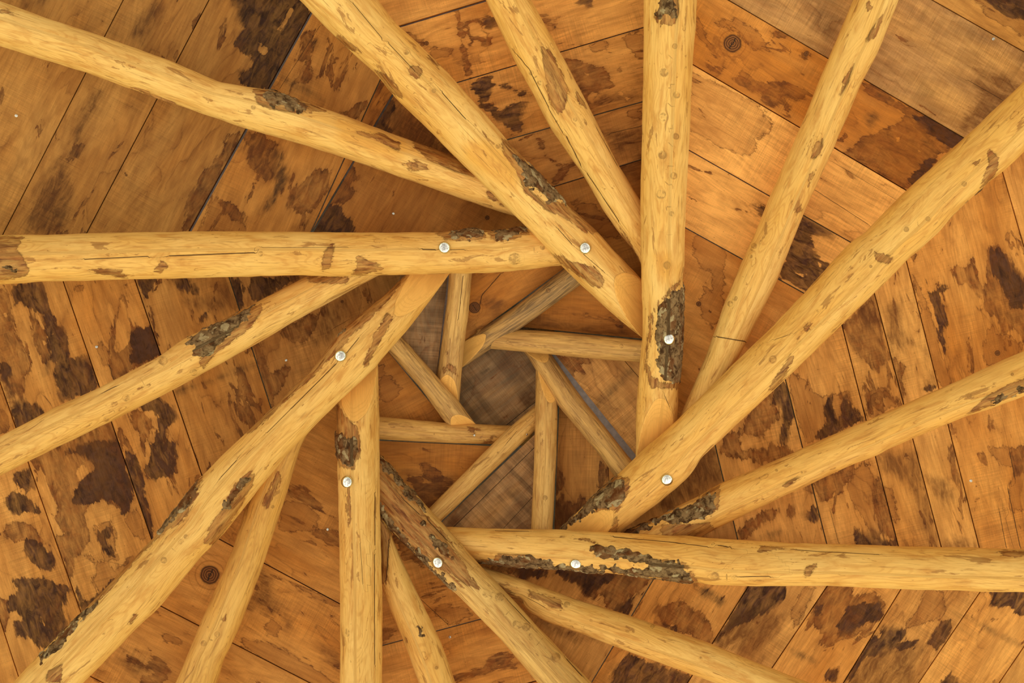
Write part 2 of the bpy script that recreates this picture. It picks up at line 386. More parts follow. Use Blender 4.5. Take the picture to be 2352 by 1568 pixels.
pole('P2', (1500, 742), (380, -400),
     J((2, [(-200, 60), (0, 265), (250, 490), (370, 640), (600, 860), (770, 1040), (1000, 1260), (1160, 1420)]), (5, [(1260, 0), (1510, 270), (1640, 400), (1900, 640), (2050, 755), (2150, 850)])),
     J((2, [(80, -190), (270, 0), (400, 165), (550, 300), (700, 455), (740, 490), (830, 590), (1010, 790), (1190, 1000), (1440, 1270), (1560, 1400)]), (5, [(1700, 0), (1920, 230), (2050, 370), (2200, 520)])),
     bark=[(2, [(1170, 1020), (1250, 1080), (1350, 1160), (1450, 1250), (1560, 1380), (1470, 1350), (1420, 1368), (1380, 1330), (1260, 1235), (1230, 1150)])],
     bast=[(2, [(0, 230), (100, 300), (165, 355), (80, 330), (-20, 260)]), (2, [(250, 470), (320, 500), (390, 580), (440, 660), (360, 625)]), (2, [(470, 460), (530, 430), (585, 480), (530, 530), (480, 500)]),
           (2, [(1100, 930), (1210, 990), (1260, 1080), (1300, 1290), (1410, 1380), (1480, 1355), (1600, 1420), (1760, 1568), (1660, 1568), (1560, 1480), (1400, 1412), (1260, 1300), (1220, 1180), (1120, 1040)]),
           (5, [(1440, 190), (1600, 250), (1680, 262), (1760, 310), (1790, 360), (1780, 430), (1700, 400), (1620, 340), (1500, 250)]), (2, [(950, 880), (1010, 920), (1010, 935), (975, 910)]), (2, [(610, 370), (690, 440), (680, 460), (620, 400)])],
     crack=[(2, (100, 20), (300, 260), .7), (2, (340, 290), (520, 480), .7), (2, (700, 620), (860, 800), 1.0), (5, (1480, 20), (1580, 130), .8), (5, (1650, 190), (1800, 320), .6)],
     knots=[(2, 648, 612, 13), (2, 627, 535, 8), (2, 680, 890, 11), (2, 462, 352, 16), (2, 1080, 985, 14)], cut=((1386, 640), -14), zt=2.55, bolt=(1327, 565), soft=[(2, [(850, 980), (1000, 940), (1180, 1040), (1220, 1160), (1200, 1280), (1120, 1250), (950, 1150), (860, 1080)])])
pole('P3', (1506, 1075), (1552, -480),
     J((2, [(2068, -300), (2065, 0), (2060, 600), (2050, 1000), (2042, 1300), (2045, 1568)]), (5, [(2050, 300), (2058, 560), (2055, 750), (2030, 1050), (2010, 1300), (2010, 1600)])),
     J((3, [(140, -300), (135, 0), (130, 200), (110, 450), (90, 900), (68, 1300), (60, 1568)]), (6, [(58, 100), (60, 240), (45, 320), (40, 380), (48, 420), (40, 600), (30, 900), (20, 1050), (8, 1300), (0, 1500)])),
     bark=[(2, [(2180, -20), (2260, -20), (2280, 60), (2270, 120), (2200, 110), (2160, 170), (2140, 130), (2150, 60)]), (5, [(2340, 390), (2345, 700), (2310, 1070), (2200, 1060), (2150, 960), (2140, 700), (2150, 570), (2250, 455)])],
     bast=[(5, [(2340, 330), (2300, 400), (2190, 510), (2140, 560), (2115, 700), (2090, 900), (2110, 1000), (2180, 1060), (2340, 1060), (2330, 1110), (2100, 1090), (2070, 950), (2105, 610), (2200, 470), (2290, 380)]), (2, [(2130, 120), (2170, 180), (2150, 60)]), (2, [(2190, -30), (2290, -30), (2300, 80), (2270, 160), (2220, 170), (2190, 140)])],
     crack=[(5, (2205, 1150), (2240, 1230), .6)],
     knots=[(2, 2272, 312, 16), (2, 2200, 490, 24), (2, 2195, 790, 24), (2, 2190, 1045, 24), (2, 2265, 1185, 20), (2, 2180, 1310, 26), (2, 2285, 640, 20), (2, 2280, 920, 18), (2, 2250, 1440, 14), (5, 2220, 270, 22)], cut=((1512, 898), 0), zt=2.55, bolt=(1527, 771), soft=[(5, [(2130, 200), (2250, 180), (2290, 300), (2230, 400), (2150, 330)])])
pole('P4', (1305, 1262), (2800, -150),
     J((3, [(2700, 215), (2349, 555), (1950, 930), (1550, 1290), (1280, 1568)]), (6, [(1330, 0), (1180, 120), (870, 460), (620, 720), (400, 930), (0, 1330)]), (8, [(2060, 0), (1890, 170), (1750, 290), (1640, 400), (1510, 535), (1400, 640)])),
     J((3, [(2750, 640), (2349, 1010), (2200, 1160), (2090, 1240), (1890, 1420), (1760, 1568)]), (6, [(1800, 0), (1640, 170), (1550, 240), (1340, 450), (1120, 660), (740, 1030), (440, 1310), (165, 1568)]), (8, [(2349, 185), (2120, 380), (1900, 550), (1780, 650)])),
     bark=[(8, [(1880, 180), (1950, 200), (1950, 250), (1920, 330), (1885, 385), (1790, 385), (1740, 415), (1620, 480), (1500, 560), (1480, 540), (1640, 390), (1750, 280)]), (3, [(1900, 1440), (2080, 1255), (2100, 1262), (1960, 1420)])],
     bast=[(8, [(1870, 170), (1960, 190), (1965, 250), (1925, 345), (1895, 400), (1790, 400), (1740, 425), (1740, 300)]), (8, [(1830, 560), (1880, 440), (1890, 490), (1880, 560)]),
           (6, [(850, 700), (910, 645), (915, 690), (880, 718)]), (6, [(820, 765), (850, 735), (845, 775), (805, 800)]), (6, [(640, 1080), (680, 1020), (740, 920), (780, 870), (792, 890), (760, 980), (670, 1100), (620, 1115)]),
           (3, [(2080, 1190), (2110, 1100), (2105, 1000), (2160, 1040), (2180, 1110), (2150, 1190), (2050, 1270)]), (3, [(1990, 1100), (2050, 1075), (2050, 1100), (2010, 1125)]), (6, [(1330, 170), (1450, 210), (1480, 180), (1430, 260), (1350, 240)])],
     crack=[(6, (670, 770), (760, 740), .5)],
     knots=[(6, 1315, 277, 9), (6, 958, 578, 8), (3, 1945, 1240, 16), (6, 655, 905, 22), (6, 1555, 28, 16), (3, 1700, 1475, 14)], cut=((1424, 1168), 22), zt=2.55, bolt=(1530, 1081))
pole('P5', (1000, 1243), (2900, 1338),
     J((9, [(2900, 690), (2349, 672), (1480, 650), (720, 625), (300, 605), (0, 580)]), (8, [(2349, 578), (1900, 560), (1500, 537), (1000, 530), (740, 518), (600, 515)])),
     J((9, [(2900, 965), (2349, 950), (1680, 935), (1000, 908), (480, 908), (240, 900), (110, 880), (0, 870)]), (8, [(2349, 880), (2180, 858), (1800, 818), (1500, 792), (1200, 776), (960, 745), (700, 715)])),
     bark=[(8, [(930, 740), (1050, 738), (1090, 712), (1300, 718), (1500, 758), (1700, 770), (1800, 790), (1800, 840), (1500, 800), (1200, 790), (960, 760)]),
           (8, [(1700, 640), (1800, 640), (1930, 665), (2080, 695), (2180, 740), (2349, 755), (2349, 890), (2180, 870), (1900, 830), (1700, 775), (1900, 780), (2110, 790), (2105, 765), (1920, 742), (1720, 722)]), (9, [(0, 745), (60, 770), (110, 830), (130, 900), (0, 890)])],
     bast=[(8, [(930, 735), (1040, 735), (1080, 700), (1300, 705), (1330, 735), (1100, 735), (1040, 755)]), (8, [(1500, 575), (1700, 600), (1770, 650), (1720, 720), (1750, 640), (1680, 610)]), (8, [(2150, 740), (2240, 740), (2250, 850), (2180, 850)]),
           (9, [(870, 790), (960, 760), (900, 850), (870, 850)]), (9, [(2150, 680), (2600, 680), (2600, 712), (2200, 712)]), (9, [(0, 740), (70, 760), (130, 850), (150, 890), (90, 890), (100, 830)]), (9, [(560, 650), (640, 645), (740, 665), (560, 685)])],
     crack=[(8, (1850, 580), (2349, 628), .9), (9, (0, 622), (220, 650), .8), (9, (290, 637), (360, 652), 1.4), (9, (420, 853), (640, 850), .9), (9, (810, 670), (1380, 703), .7), (8, (1060, 540), (1300, 545), .6)],
     knots=[(9, 265, 847, 24), (9, 395, 858, 16), (8, 965, 612, 5), (9, 905, 800, 22)], zt=2.55, bolt=(1328, 1283))
pole('P6', (846, 1072), (1690, 1990),
     J((8, [(150, -120), (285, 35), (420, 190), (560, 335), (740, 530), (880, 690), (1040, 860), (1150, 975), (1330, 1175), (1500, 1350), (1710, 1568), (2000, 1860)])),
     J((8, [(60, 180), (290, 440), (400, 565), (550, 700), (690, 850), (900, 1060), (1100, 1270), (1330, 1540), (1600, 1860)])),
     bark=[(8, [(270, 20), (345, 90), (430, 190), (520, 285), (600, 400), (560, 420), (480, 330), (370, 190), (270, 100)]), (8, [(550, 470), (600, 490), (625, 540), (560, 510)]),
           (8, [(620, 570), (700, 600), (740, 660), (785, 745), (740, 740), (680, 680), (620, 600)]), (8, [(270, 330), (340, 420), (430, 540), (560, 680), (700, 830), (840, 950), (800, 960), (690, 870), (520, 700), (380, 560), (270, 450)])],
     bast=[(8, [(270, 30), (430, 190), (560, 400), (700, 560), (820, 720), (900, 860), (960, 940), (860, 900), (720, 800), (600, 690), (480, 560), (480, 520), (620, 660), (760, 800), (640, 640), (540, 520), (470, 520), (380, 440), (270, 330)]), (8, [(280, 60), (420, 230), (560, 400), (620, 560), (700, 640), (780, 760), (840, 830), (950, 920), (850, 880), (810, 840), (760, 780), (650, 690), (500, 540), (600, 700), (740, 800), (850, 930), (700, 800), (560, 700), (400, 560), (280, 420)]), (8, [(590, 420), (760, 600), (800, 640), (700, 570)])],
     crack=[(8, (600, 460), (740, 610), .8), (8, (1540, 1400), (1650, 1520), 1.3), (8, (430, 320), (560, 440), .8), (8, (1130, 990), (1300, 1170), .7)],
     knots=[(8, 1300, 1268, 10), (8, 1000, 968, 20), (8, 1090, 990, 26), (8, 1200, 1172, 20), (8, 1270, 1190, 24), (8, 1470, 1395, 26), (8, 830, 640, 18)], grey=.42, zt=2.55, bolt=(1016, 1286))
pole('P7', (822, 800), (832, 2000),
     J((5, [(0, 900), (-8, 1190), (0, 1568)]), (8, [(0, 100), (8, 400), (15, 700), (18, 1200), (20, 1568), (20, 2200)])),
     J((5, [(268, 800), (270, 950), (275, 1300), (278, 1568)]), (8, [(281, 200), (283, 500), (296, 900), (298, 1300), (296, 1568), (296, 2200)])),
     bark=[(0, [(770, 985), (795, 1000), (820, 1002), (822, 1050), (806, 1070), (786, 1068), (770, 1040)])],
     bast=[(0, [(770, 925), (782, 935), (795, 962), (820, 980), (828, 1010), (824, 1050), (812, 1078), (782, 1072), (770, 1040)]), (8, [(60, 180), (75, 200), (85, 420), (70, 540), (60, 400)])],
     crack=[(8, (250, 280), (252, 640), .8), (8, (248, 700), (250, 1450), .8), (8, (150, 620), (170, 900), .5)],
     knots=[(8, 64, 1210, 9), (8, 62, 1240, 14)], cut=((826, 972), 8), zt=2.55, bolt=(808, 1106))
pole('P8', (1035, 588), (-300, 2010),
     J((5, [(560, 220), (455, 340), (330, 460), (0, 740)]), (4, [(2230, 815), (2100, 980), (1900, 1175), (1690, 1370), (1490, 1560)]), (7, [(1360, 180), (1230, 360), (1110, 505), (860, 780), (560, 1095), (400, 1255), (200, 1440), (90, 1568), (-400, 2100)])),
     J((5, [(870, 200), (750, 330), (640, 485), (440, 740), (330, 860), (240, 975), (0, 1195)]), (7, [(1960, 0), (1740, 265), (1480, 600), (1380, 690), (1220, 880), (1080, 1050), (880, 1240), (700, 1430), (560, 1568), (60, 2100)])),
     bark=[(7, [(1640, 180), (1695, 185), (1590, 320), (1500, 430), (1488, 405), (1560, 290)]), (7, [(1360, 170), (1335, 270), (1240, 440), (1200, 440), (1080, 570), (1060, 550), (1230, 330)]), (7, [(500, 1150), (650, 1020), (640, 1060), (520, 1190), (440, 1290), (340, 1400), (270, 1440), (260, 1390), (400, 1240)]), (5, [(90, 680), (0, 780), (0, 740), (80, 670)])],
     bast=[(5, [(330, 590), (375, 625), (340, 690), (260, 830), (200, 945), (175, 950), (190, 880), (250, 740)]), (5, [(455, 320), (400, 430), (330, 520), (200, 650), (0, 815), (-100, 900), (-100, 800), (0, 690), (330, 430)]), (4, [(2230, 810), (2349, 720), (2349, 780), (2100, 1030), (1900, 1210), (1700, 1400), (1650, 1400), (1900, 1170)]),
           (7, [(1700, 140), (1712, 180), (1690, 260), (1560, 480), (1440, 640), (1375, 620), (1420, 500), (1500, 400), (1560, 270), (1640, 170)]), (7, [(1370, 170), (1330, 320), (1240, 470), (1100, 560), (900, 760), (700, 980), (560, 1100), (540, 1090), (860, 760), (1230, 340)]), (7, [(320, 1490), (420, 1440), (410, 1568), (310, 1568)]), (7, [(860, 1160), (930, 1080), (920, 1130), (870, 1180)])],
     crack=[(5, (140, 760), (60, 860), .9), (4, (2270, 930), (1960, 1240), 1.1), (4, (1960, 1240), (1800, 1400), .7), (7, (1600, 60), (1480, 190), .8)],
     knots=[(7, 1255, 582, 13), (7, 1215, 620, 10), (7, 1105, 740, 18), (4, 1760, 1385, 5)], cut=((898, 727), 12), zt=2.55, bolt=(786, 826))
# upper, thinner rafters (resting on the lower ones)
pole('S1', (1225, 496), (-420, -60),
     J((1, [(-600, -190), (0, 10), (330, 130), (700, 250), (1180, 425), (1500, 560), (1850, 620), (2349, 790)]), (2, [(300, 880), (500, 952), (770, 1050), (1300, 1270)])),
     J((1, [(-600, 130), (0, 310), (560, 480), (880, 600), (1190, 705), (1650, 862), (2000, 960), (2349, 1070)]), (2, [(250, 1130), (780, 1320), (1190, 1455), (1300, 1490)])), on='P2',
     bark=[(1, [(1740, 620), (1850, 612), (1960, 660), (2100, 735), (1990, 745), (1850, 720), (1770, 670)])],
     bast=[(2, [(500, 940), (640, 1000), (770, 1050), (900, 1120), (960, 1200), (800, 1160), (620, 1080), (520, 1000)]), (2, [(430, 1100), (550, 1085), (590, 1110), (620, 1150), (500, 1150)]), (2, [(1005, 1265), (1150, 1400), (1005, 1330)]),
           (1, [(1700, 600), (1860, 610), (2200, 750), (2000, 760), (1840, 740), (1740, 700)]), (1, [(0, 60), (60, 70), (90, 100), (0, 90)]), (2, [(120, 890), (300, 900), (420, 970), (410, 1020), (300, 960)])],
     crack=[(1, (870, 600), (1180, 700), .8)], knots=[(1, 1708, 724, 13), (2, 515, 1120, 22)], soft=[(2, [(0, 800), (200, 850), (440, 960), (440, 1060), (250, 1040), (0, 950)])])
pole('S2', (1512, 598), (830, -520),
     J((2, [(700, -640), (1000, 0), (1200, 420), (1330, 650), (1430, 850), (1650, 1170), (1800, 1430), (1900, 1568)]), (5, [(2000, 170), (2055, 280), (2120, 420)])),
     J((2, [(1000, -640), (1300, 0), (1480, 330), (1680, 700), (1880, 1100), (2040, 1360), (2300, 1780)])), on='P3',
     bast=[(2, [(1370, 305), (1440, 360), (1520, 500), (1550, 620), (1535, 730), (1490, 770), (1430, 700), (1400, 500)]), (2, [(1590, 590), (1660, 680), (1690, 740), (1620, 690)]), (5, [(1900, 20), (1960, 100), (2060, 280), (2040, 290), (1960, 160)]), (2, [(1650, 800), (1680, 850), (1665, 845)])],
     crack=[(2, (1200, 360), (1300, 480), .8), (2, (1300, 490), (1420, 720), .9), (2, (1420, 730), (1520, 900), .7), (2, (1540, 920), (1640, 1120), 1.0), (2, (1680, 1170), (1900, 1500), .9), (2, (1740, 850), (1890, 1120), .6)],
     knots=[(2, 1600, 805, 12), (2, 1305, 490, 14), (2, 1360, 560, 14)])
pole('S3', (1545, 1045), (2240, -480),
     J((3, [(1420, -600), (1205, 0), (1030, 400), (845, 860), (640, 1320), (540, 1568)]), (6, [(460, 220), (330, 530), (200, 900), (20, 1310), (-60, 1500)])),
     J((3, [(1740, -600), (1495, 0), (1350, 370), (1250, 560), (1060, 1000), (850, 1460)]), (6, [(825, 0), (680, 370), (520, 700), (395, 940), (200, 1330)])), on='P4',
     bast=[(3, [(940, 960), (990, 935), (975, 1050), (900, 1080), (925, 1010)]), (3, [(1280, 40), (1300, -10), (1325, 60), (1290, 80)]), (3, [(1300, 230), (1420, 60), (1345, 245), (1280, 285)]), (3, [(800, 1430), (850, 1370), (850, 1420)]), (3, [(1130, 540), (1200, 430), (1160, 560), (1110, 640)]), (3, [(900, 1180), (950, 1130), (900, 1260)])],
     crack=[(6, (280, 752), (470, 785), 1.2)], knots=[(6, 530, 140, 16), (6, 368, 530, 16), (6, 408, 490, 10), (6, 505, 210, 12)], grey=.08)
pole('S4', (1445, 1268), (2900, 640),
     J((6, [(3000, 560), (2349, 852), (1775, 1110), (1290, 1320), (850, 1510)]), (9, [(850, 0), (330, 215), (180, 300), (0, 385)]), (8, [(2130, 470), (1910, 562), (1800, 620)])),
     J((6, [(3000, 870), (2349, 1145), (2100, 1240), (1940, 1290), (1350, 1550)]), (9, [(1400, 0), (1190, 90), (650, 340), (240, 540), (150, 585), (0, 680)])), on='P5',
     bark=[(9, [(-60, 420), (60, 385), (240, 285), (280, 345), (230, 450), (100, 495), (-60, 510)]), (8, [(1850, 600), (2130, 460), (2349, 370), (2349, 500), (2180, 470), (1950, 620)]), (6, [(2090, 1180), (2349, 1080), (2349, 1110), (2110, 1220)])],
     bast=[(9, [(-100, 500), (230, 490), (270, 530), (150, 600), (-100, 640)]), (6, [(2100, 1150), (2300, 1050), (2700, 900), (2700, 960), (2200, 1180), (2000, 1260), (1960, 1280)]), (9, [(180, 300), (300, 240), (290, 380), (240, 440), (200, 400)]), (9, [(720, 240), (780, 190), (840, 180), (760, 240)])],
     knots=[(6, 1980, 1152, 14), (9, 850, 148, 7), (6, 2270, 1005, 10), (9, 680, 135, 8)])
pole('S5', (1040, 1262), (2330, 1760),
     J((8, [(700, 690), (1000, 795), (1300, 890), (1580, 1000), (1960, 1115), (2349, 1250)]), (9, [(250, 1310), (560, 1440), (890, 1568), (2000, 1990)])),
     J((8, [(850, 920), (1160, 1000), (1250, 1015), (1270, 1080), (1400, 1150), (1640, 1230), (1850, 1310), (2349, 1490)]), (9, [(280, 1568), (1300, 1980)])), on='P6',
     bast=[(8, [(990, 860), (1120, 920), (1250, 1010), (1240, 1030), (1140, 980), (1000, 900)]), (8, [(1280, 940), (1500, 1010), (1530, 1080), (1450, 1060), (1300, 990)])],
     knots=[(9, 168, 1397, 6), (8, 2120, 1188, 12), (8, 1545, 1040, 18)], crack=[(8, (1270, 990), (1400, 1060), .5)])
pole('S6', (836, 1120), (1165, 2050),
     J((8, [(200, 250), (290, 500), (285, 880), (340, 1030), (440, 1270), (550, 1568), (720, 2100)])),
     J((8, [(200, 250), (290, 450), (350, 550), (480, 850), (600, 1100), (700, 1310), (790, 1568), (980, 2100)])), on='P7',
     bark=[(8, [(530, 1190), (590, 1205), (580, 1240), (545, 1240)])], bast=[(8, [(280, 440), (355, 560), (345, 700), (325, 900), (280, 900)]), (8, [(455, 1255), (480, 1290), (470, 1300)])],
     crack=[(8, (345, 600), (325, 880), .8)], knots=[(8, 665, 1465, 10), (8, 560, 1215, 14)])
pole('S7', (700, 960), (270, 2000),
     J((4, [(1990, 1200), (1900, 1420)]), (7, [(1750, 150), (1680, 330), (1580, 650), (1350, 1180), (1185, 1568), (960, 2100)])),
     J((4, [(2110, 1340), (2040, 1465)]), (7, [(2020, 0), (1920, 330), (1780, 750), (1620, 1180), (1570, 1290), (1510, 1400), (1460, 1568), (1240, 2100)])), on='P8',
     bast=[(7, [(1870, 140), (1900, 180), (1850, 300), (1800, 395), (1765, 360), (1830, 250)]), (7, [(1510, 1120), (1530, 1100), (1520, 1170), (1500, 1170)])],
     knots=[(7, 1375, 1300, 17), (7, 1838, 380, 10), (7, 1465, 1240, 16)], grey=.22, tone=.85)
pole('S8', (885, 592), (-520, 1290),
     J((4, [(-700, 1720), (0, 1430), (380, 1228), (675, 1095), (1085, 880), (1250, 765), (1600, 590), (1850, 460), (2090, 340), (2500, 160)])),
     J((7, [(-600, 430), (0, 170), (340, 0)]), (4, [(750, 1320), (1165, 1110), (1690, 820), (2000, 640), (2349, 450)]), (5, [(260, 345), (500, 220)])), on='P1',
     bark=[(4, [(1240, 800), (1360, 710), (1560, 620), (1720, 545), (1660, 660), (1540, 760), (1480, 800), (1400, 880), (1290, 890), (1310, 820)])],
     bast=[(4, [(1400, 690), (1580, 600), (1760, 530), (1765, 570), (1700, 680), (1560, 790), (1440, 880), (1370, 970), (1340, 900), (1500, 780)]), (4, [(2080, 350), (2349, 345), (2349, 400), (2200, 390), (2080, 380)]), (4, [(930, 1110), (1010, 1065), (1010, 1080), (940, 1115)])],
     crack=[(4, (690, 1130), (790, 1080), .9)], knots=[(4, 1305, 990, 20), (4, 1100, 915, 26), (4, 715, 1305, 14), (4, 850, 1165, 20), (4, 898, 1138, 6)])
# short struts round the crown (tip = inner end)
pole('I1', (1020, 950), (1068, 560), J((5, [(752, 200), (750, 330), (735, 530), (690, 870), (668, 1010), (655, 1100)])), J((5, [(912, 200), (905, 325), (880, 600), (850, 830), (820, 1180), (810, 1260)])), on='P1', strut=1,
     bast=[(11, [(580, 920), (640, 880), (690, 900), (720, 1000), (680, 960), (640, 930), (590, 960)])], crack=[(11, (760, 130), (720, 500), .7)], knots=[(11, 620, 785, 12), ], grey=.38, cut=((1031, 850), 0))
pole('I2', (1034, 843), (1376, 590), J((5, [(1600, 240), (1520, 300), (1180, 560), (860, 770), (760, 840)])), J((5, [(1740, 320), (1640, 400), (1340, 620), (1200, 720), (850, 955), (780, 1000)])), on='P2', strut=1,
     grey=1.0, knots=[(11, 1490, 250, 14), (11, 1620, 160, 8)], cut=((1124, 770), 10))
pole('I3', (1101, 773), (1530, 813), J((5, [(2300, 800), (2050, 775), (1500, 720), (1220, 702), (900, 680)])), J((5, [(2300, 950), (2040, 925), (1600, 890), (1440, 870), (1050, 835), (900, 820)])), on='P3', strut=1,
     grey=.42, knots=[(11, 1143, 681, 9), (11, 2117, 727, 15)])
pole('I4', (1208, 780), (1475, 1128), J((5, [(1180, 770), (1270, 870), (1480, 1210), (1640, 1400), (1780, 1568)]), (8, [(1870, 180), (1980, 300)])), J((5, [(1340, 720), (1440, 870), (1620, 1130), (1850, 1420), (1960, 1560)]), (8, [(2100, 200)])), on='P4', strut=1,
     grey=.50, knots=[], cut=((1252, 845), 12))
pole('I5', (1256, 826), (1242, 1262), J((5, [(1337, 850), (1335, 980), (1330, 1300), (1325, 1568)]), (8, [(1320, 150), (1302, 540), (1300, 700)])), J((5, [(1482, 850), (1482, 1200), (1475, 1568)]), (8, [(1465, 200), (1448, 532), (1446, 700)])), on='P5', strut=1,
     grey=.22, knots=[(12, 1463, 1130, 18), (12, 1555, 458, 8)], cut=((1262, 930), 20))
pole('I6', (1262, 925), (960, 1226), J((5, [(1400, 1155), (1325, 1222), (1150, 1370), (950, 1568)]), (8, [(1000, 0), (620, 385), (500, 500)])), J((5, [(1450, 1280), (1325, 1390), (1140, 1568)]), (8, [(1190, 0), (705, 470), (600, 570)])), on='P6', strut=1,
     grey=.12, knots=[(12, 1060, 745, 8)], crack=[(12, (1220, 560), (1120, 680), .5)])
pole('I7', (1215, 1002), (800, 976), J((5, [(100, 1270), (280, 1290), (730, 1332), (1170, 1352), (1320, 1360)])), J((5, [(100, 1430), (280, 1442), (700, 1466), (1040, 1478), (1300, 1490)])), on='P7', strut=1,
     grey=.25, tone=.75, bast=[(12, [(800, 530), (900, 540), (850, 560), (860, 590), (830, 575)]), (12, [(930, 660), (1000, 600), (1040, 610), (970, 665)])], knots=[(12, 512, 586, 6)])
pole('I8', (1080, 990), (862, 742), J((5, [(300, 610), (435, 755), (620, 965), (810, 1180), (925, 1335), (1000, 1430)])), J((5, [(200, 680), (340, 850), (560, 1100), (720, 1325), (800, 1420)])), on='P8', strut=1,
     grey=.55, cut=((1035, 945), 0), bark=[], bast=[(11, [(220, 640), (300, 680), (340, 740), (280, 700)])])

M_SLOPE = 0.25
N_AROUND = 44
def build_centre(key):
    d = POLES[key]
    tip = np.array(d['tip'], float); out = np.array(d['out'], float)
    if not d.get('strut'): out = out + (out - tip) / np.hypot(*(out - tip)) * 260     # the poles run on past the frame
    ax = out - tip; L = np.hypot(*ax); ax /= L; nx = np.array([-ax[1], ax[0]])
    def off(poly):
        p = np.array(poly) - tip
        s = p @ ax; o = p @ nx; i = np.argsort(s)
        return s[i], o[i]
    sa, oa = off(d['A']); sb, ob = off(d['B'])
    n = int(L / 7.0) + 2
    S = np.linspace(0, L, n)
    A = np.interp(S, sa, oa); B = np.interp(S, sb, ob)
    k = np.array([1, 2, 3, 2, 1.]) / 9
    pad = lambda a: np.convolve(np.pad(a, 2, mode='edge'), k, 'valid')
    A = pad(A); B = pad(B)
    cen = tip + S[:, None] * ax + ((A + B) / 2)[:, None] * nx
    half = np.abs(A - B) / 2
    half = np.maximum(half, half.max() * .35)
    d.update(cen=cen, half=half, ax=ax)
    # heights
    if 'on' not in d:
        z0, slope, anchor = d['zt'], -M_SLOPE, 0
    else:
        pd = POLES[d['on']]
        if d.get('strut'):
            q = np.argmin(np.hypot(*(pd['cen'][:, None] - cen[None]).transpose(2, 0, 1)), axis=None)
            ip, js = np.unravel_index(q, (len(pd['cen']), len(cen)))
            zP = pd['z'][ip]; rP = pd['r'][ip]
            z0 = zP + rP * .95 + half[js] * zP / F * .75; slope, anchor = .34, js
        else:
            q = np.argmin(np.hypot(*(pd['cen'][:, None] - cen[None]).transpose(2, 0, 1)), axis=None)
            ip, js = np.unravel_index(q, (len(pd['cen']), len(cen)))
            zP = pd['z'][ip]; rP = pd['r'][ip]
            z0 = zP + rP * .95 + half[js] * zP / F * .85; slope, anchor = -.262, js
    ca = (cen[anchor] - (1176, 784)) * z0 / F
    z = np.full(len(cen), z0)
    sgn = np.where(np.arange(len(cen)) >= anchor, 1.0, -1.0)
    for _ in range(30):
        w = (cen - (1176, 784)) * (z / F)[:, None]
        dist = np.hypot(*(w - ca).T)
        z = z0 + (slope if not d.get('strut') else -slope) * sgn * dist
    d['z'] = z; d['r'] = half * z / F
    d['P3'] = np.column_stack([(cen - (1176, 784)) * (z / F)[:, None], z])
for k in POLES: build_centre(k)

LABELS = {
 'P1': ('rafter_pole', 'thick peeled rafter running in level from the left edge, dark bark tab beside its bolt'),
 'P2': ('rafter_pole', 'thick peeled rafter slanting down from upper left, long lichened bark strip on its upper edge'),
 'P3': ('rafter_pole', 'thick upright rafter from the top edge with bolt set in a long grey bark strip'),
 'P4': ('rafter_pole', 'thick clean rafter slanting in from the upper right corner, bark only at its cut end'),
 'P5': ('rafter_pole', 'thick rafter running in level from the right edge, ragged bark along its lower side'),
 'P6': ('rafter_pole', 'weathered rafter with brown bast and bark strips, rising from bottom centre towards upper left'),
 'P7': ('rafter_pole', 'thick upright pale rafter from the bottom edge, bolt just below a small bark patch'),
 'P8': ('rafter_pole', 'thick rafter slanting up from the lower left corner with a red-brown bark scar'),
 'S1': ('upper_rafter_pole', 'thinner rafter from the upper left corner, ending above the thick rafter with lichened bark strip'),
 'S2': ('upper_rafter_pole', 'thinner rafter from the top edge with long brown oval, ending at the upright bolted rafter'),
 'S3': ('upper_rafter_pole', 'thinner rafter slanting down from upper right between the upright rafter and long clean diagonal'),
 'S4': ('upper_rafter_pole', 'thinner rafter from the right edge with mossy bark at its lower left end'),
 'S5': ('upper_rafter_pole', 'thinner rafter from the lower right with notched end, below the level right-hand rafter'),
 'S6': ('upper_rafter_pole', 'thinner rafter at the bottom edge just right of the upright pale rafter, brown at top'),
 'S7': ('upper_rafter_pole', 'thinner darker rafter at lower left, passing above the thick diagonal rafter with red-brown scar'),
 'S8': ('upper_rafter_pole', 'thinner rafter slanting up from the left edge with flaky grey bark saddle at its middle'),
 'I1': ('crown_strut', 'short strut standing nearly upright behind the level left rafter, pale scarf at its lower tip'),
 'I2': ('crown_strut', 'darkest grey weathered crown strut, slanting down left to a bright scarfed tip'),
 'I3': ('crown_strut', 'nearly level crown strut reaching left from the upright bolted rafter above the grey centre boards'),
 'I4': ('crown_strut', 'longest crown strut, slanting from the centre down right to the clean diagonal rafter'),
 'I5': ('crown_strut', 'upright crown strut with one oval knot, rising from the level right-hand rafter'),
 'I6': ('crown_strut', 'thin crown strut slanting down left from the centre to the barky weathered rafter'),
 'I7': ('crown_strut', 'nearly level crown strut reaching right from the upright pale rafter, with a screw in it'),
 'I8': ('crown_strut', 'grey-streaked crown strut slanting down right, pale scarf resting on the level left strut'),
}
GROUP = {'P': 'thick bolted rafters of the reciprocal roof', 'S': 'thinner rafters laid over the thick ones', 'I': 'short struts around the crown'}

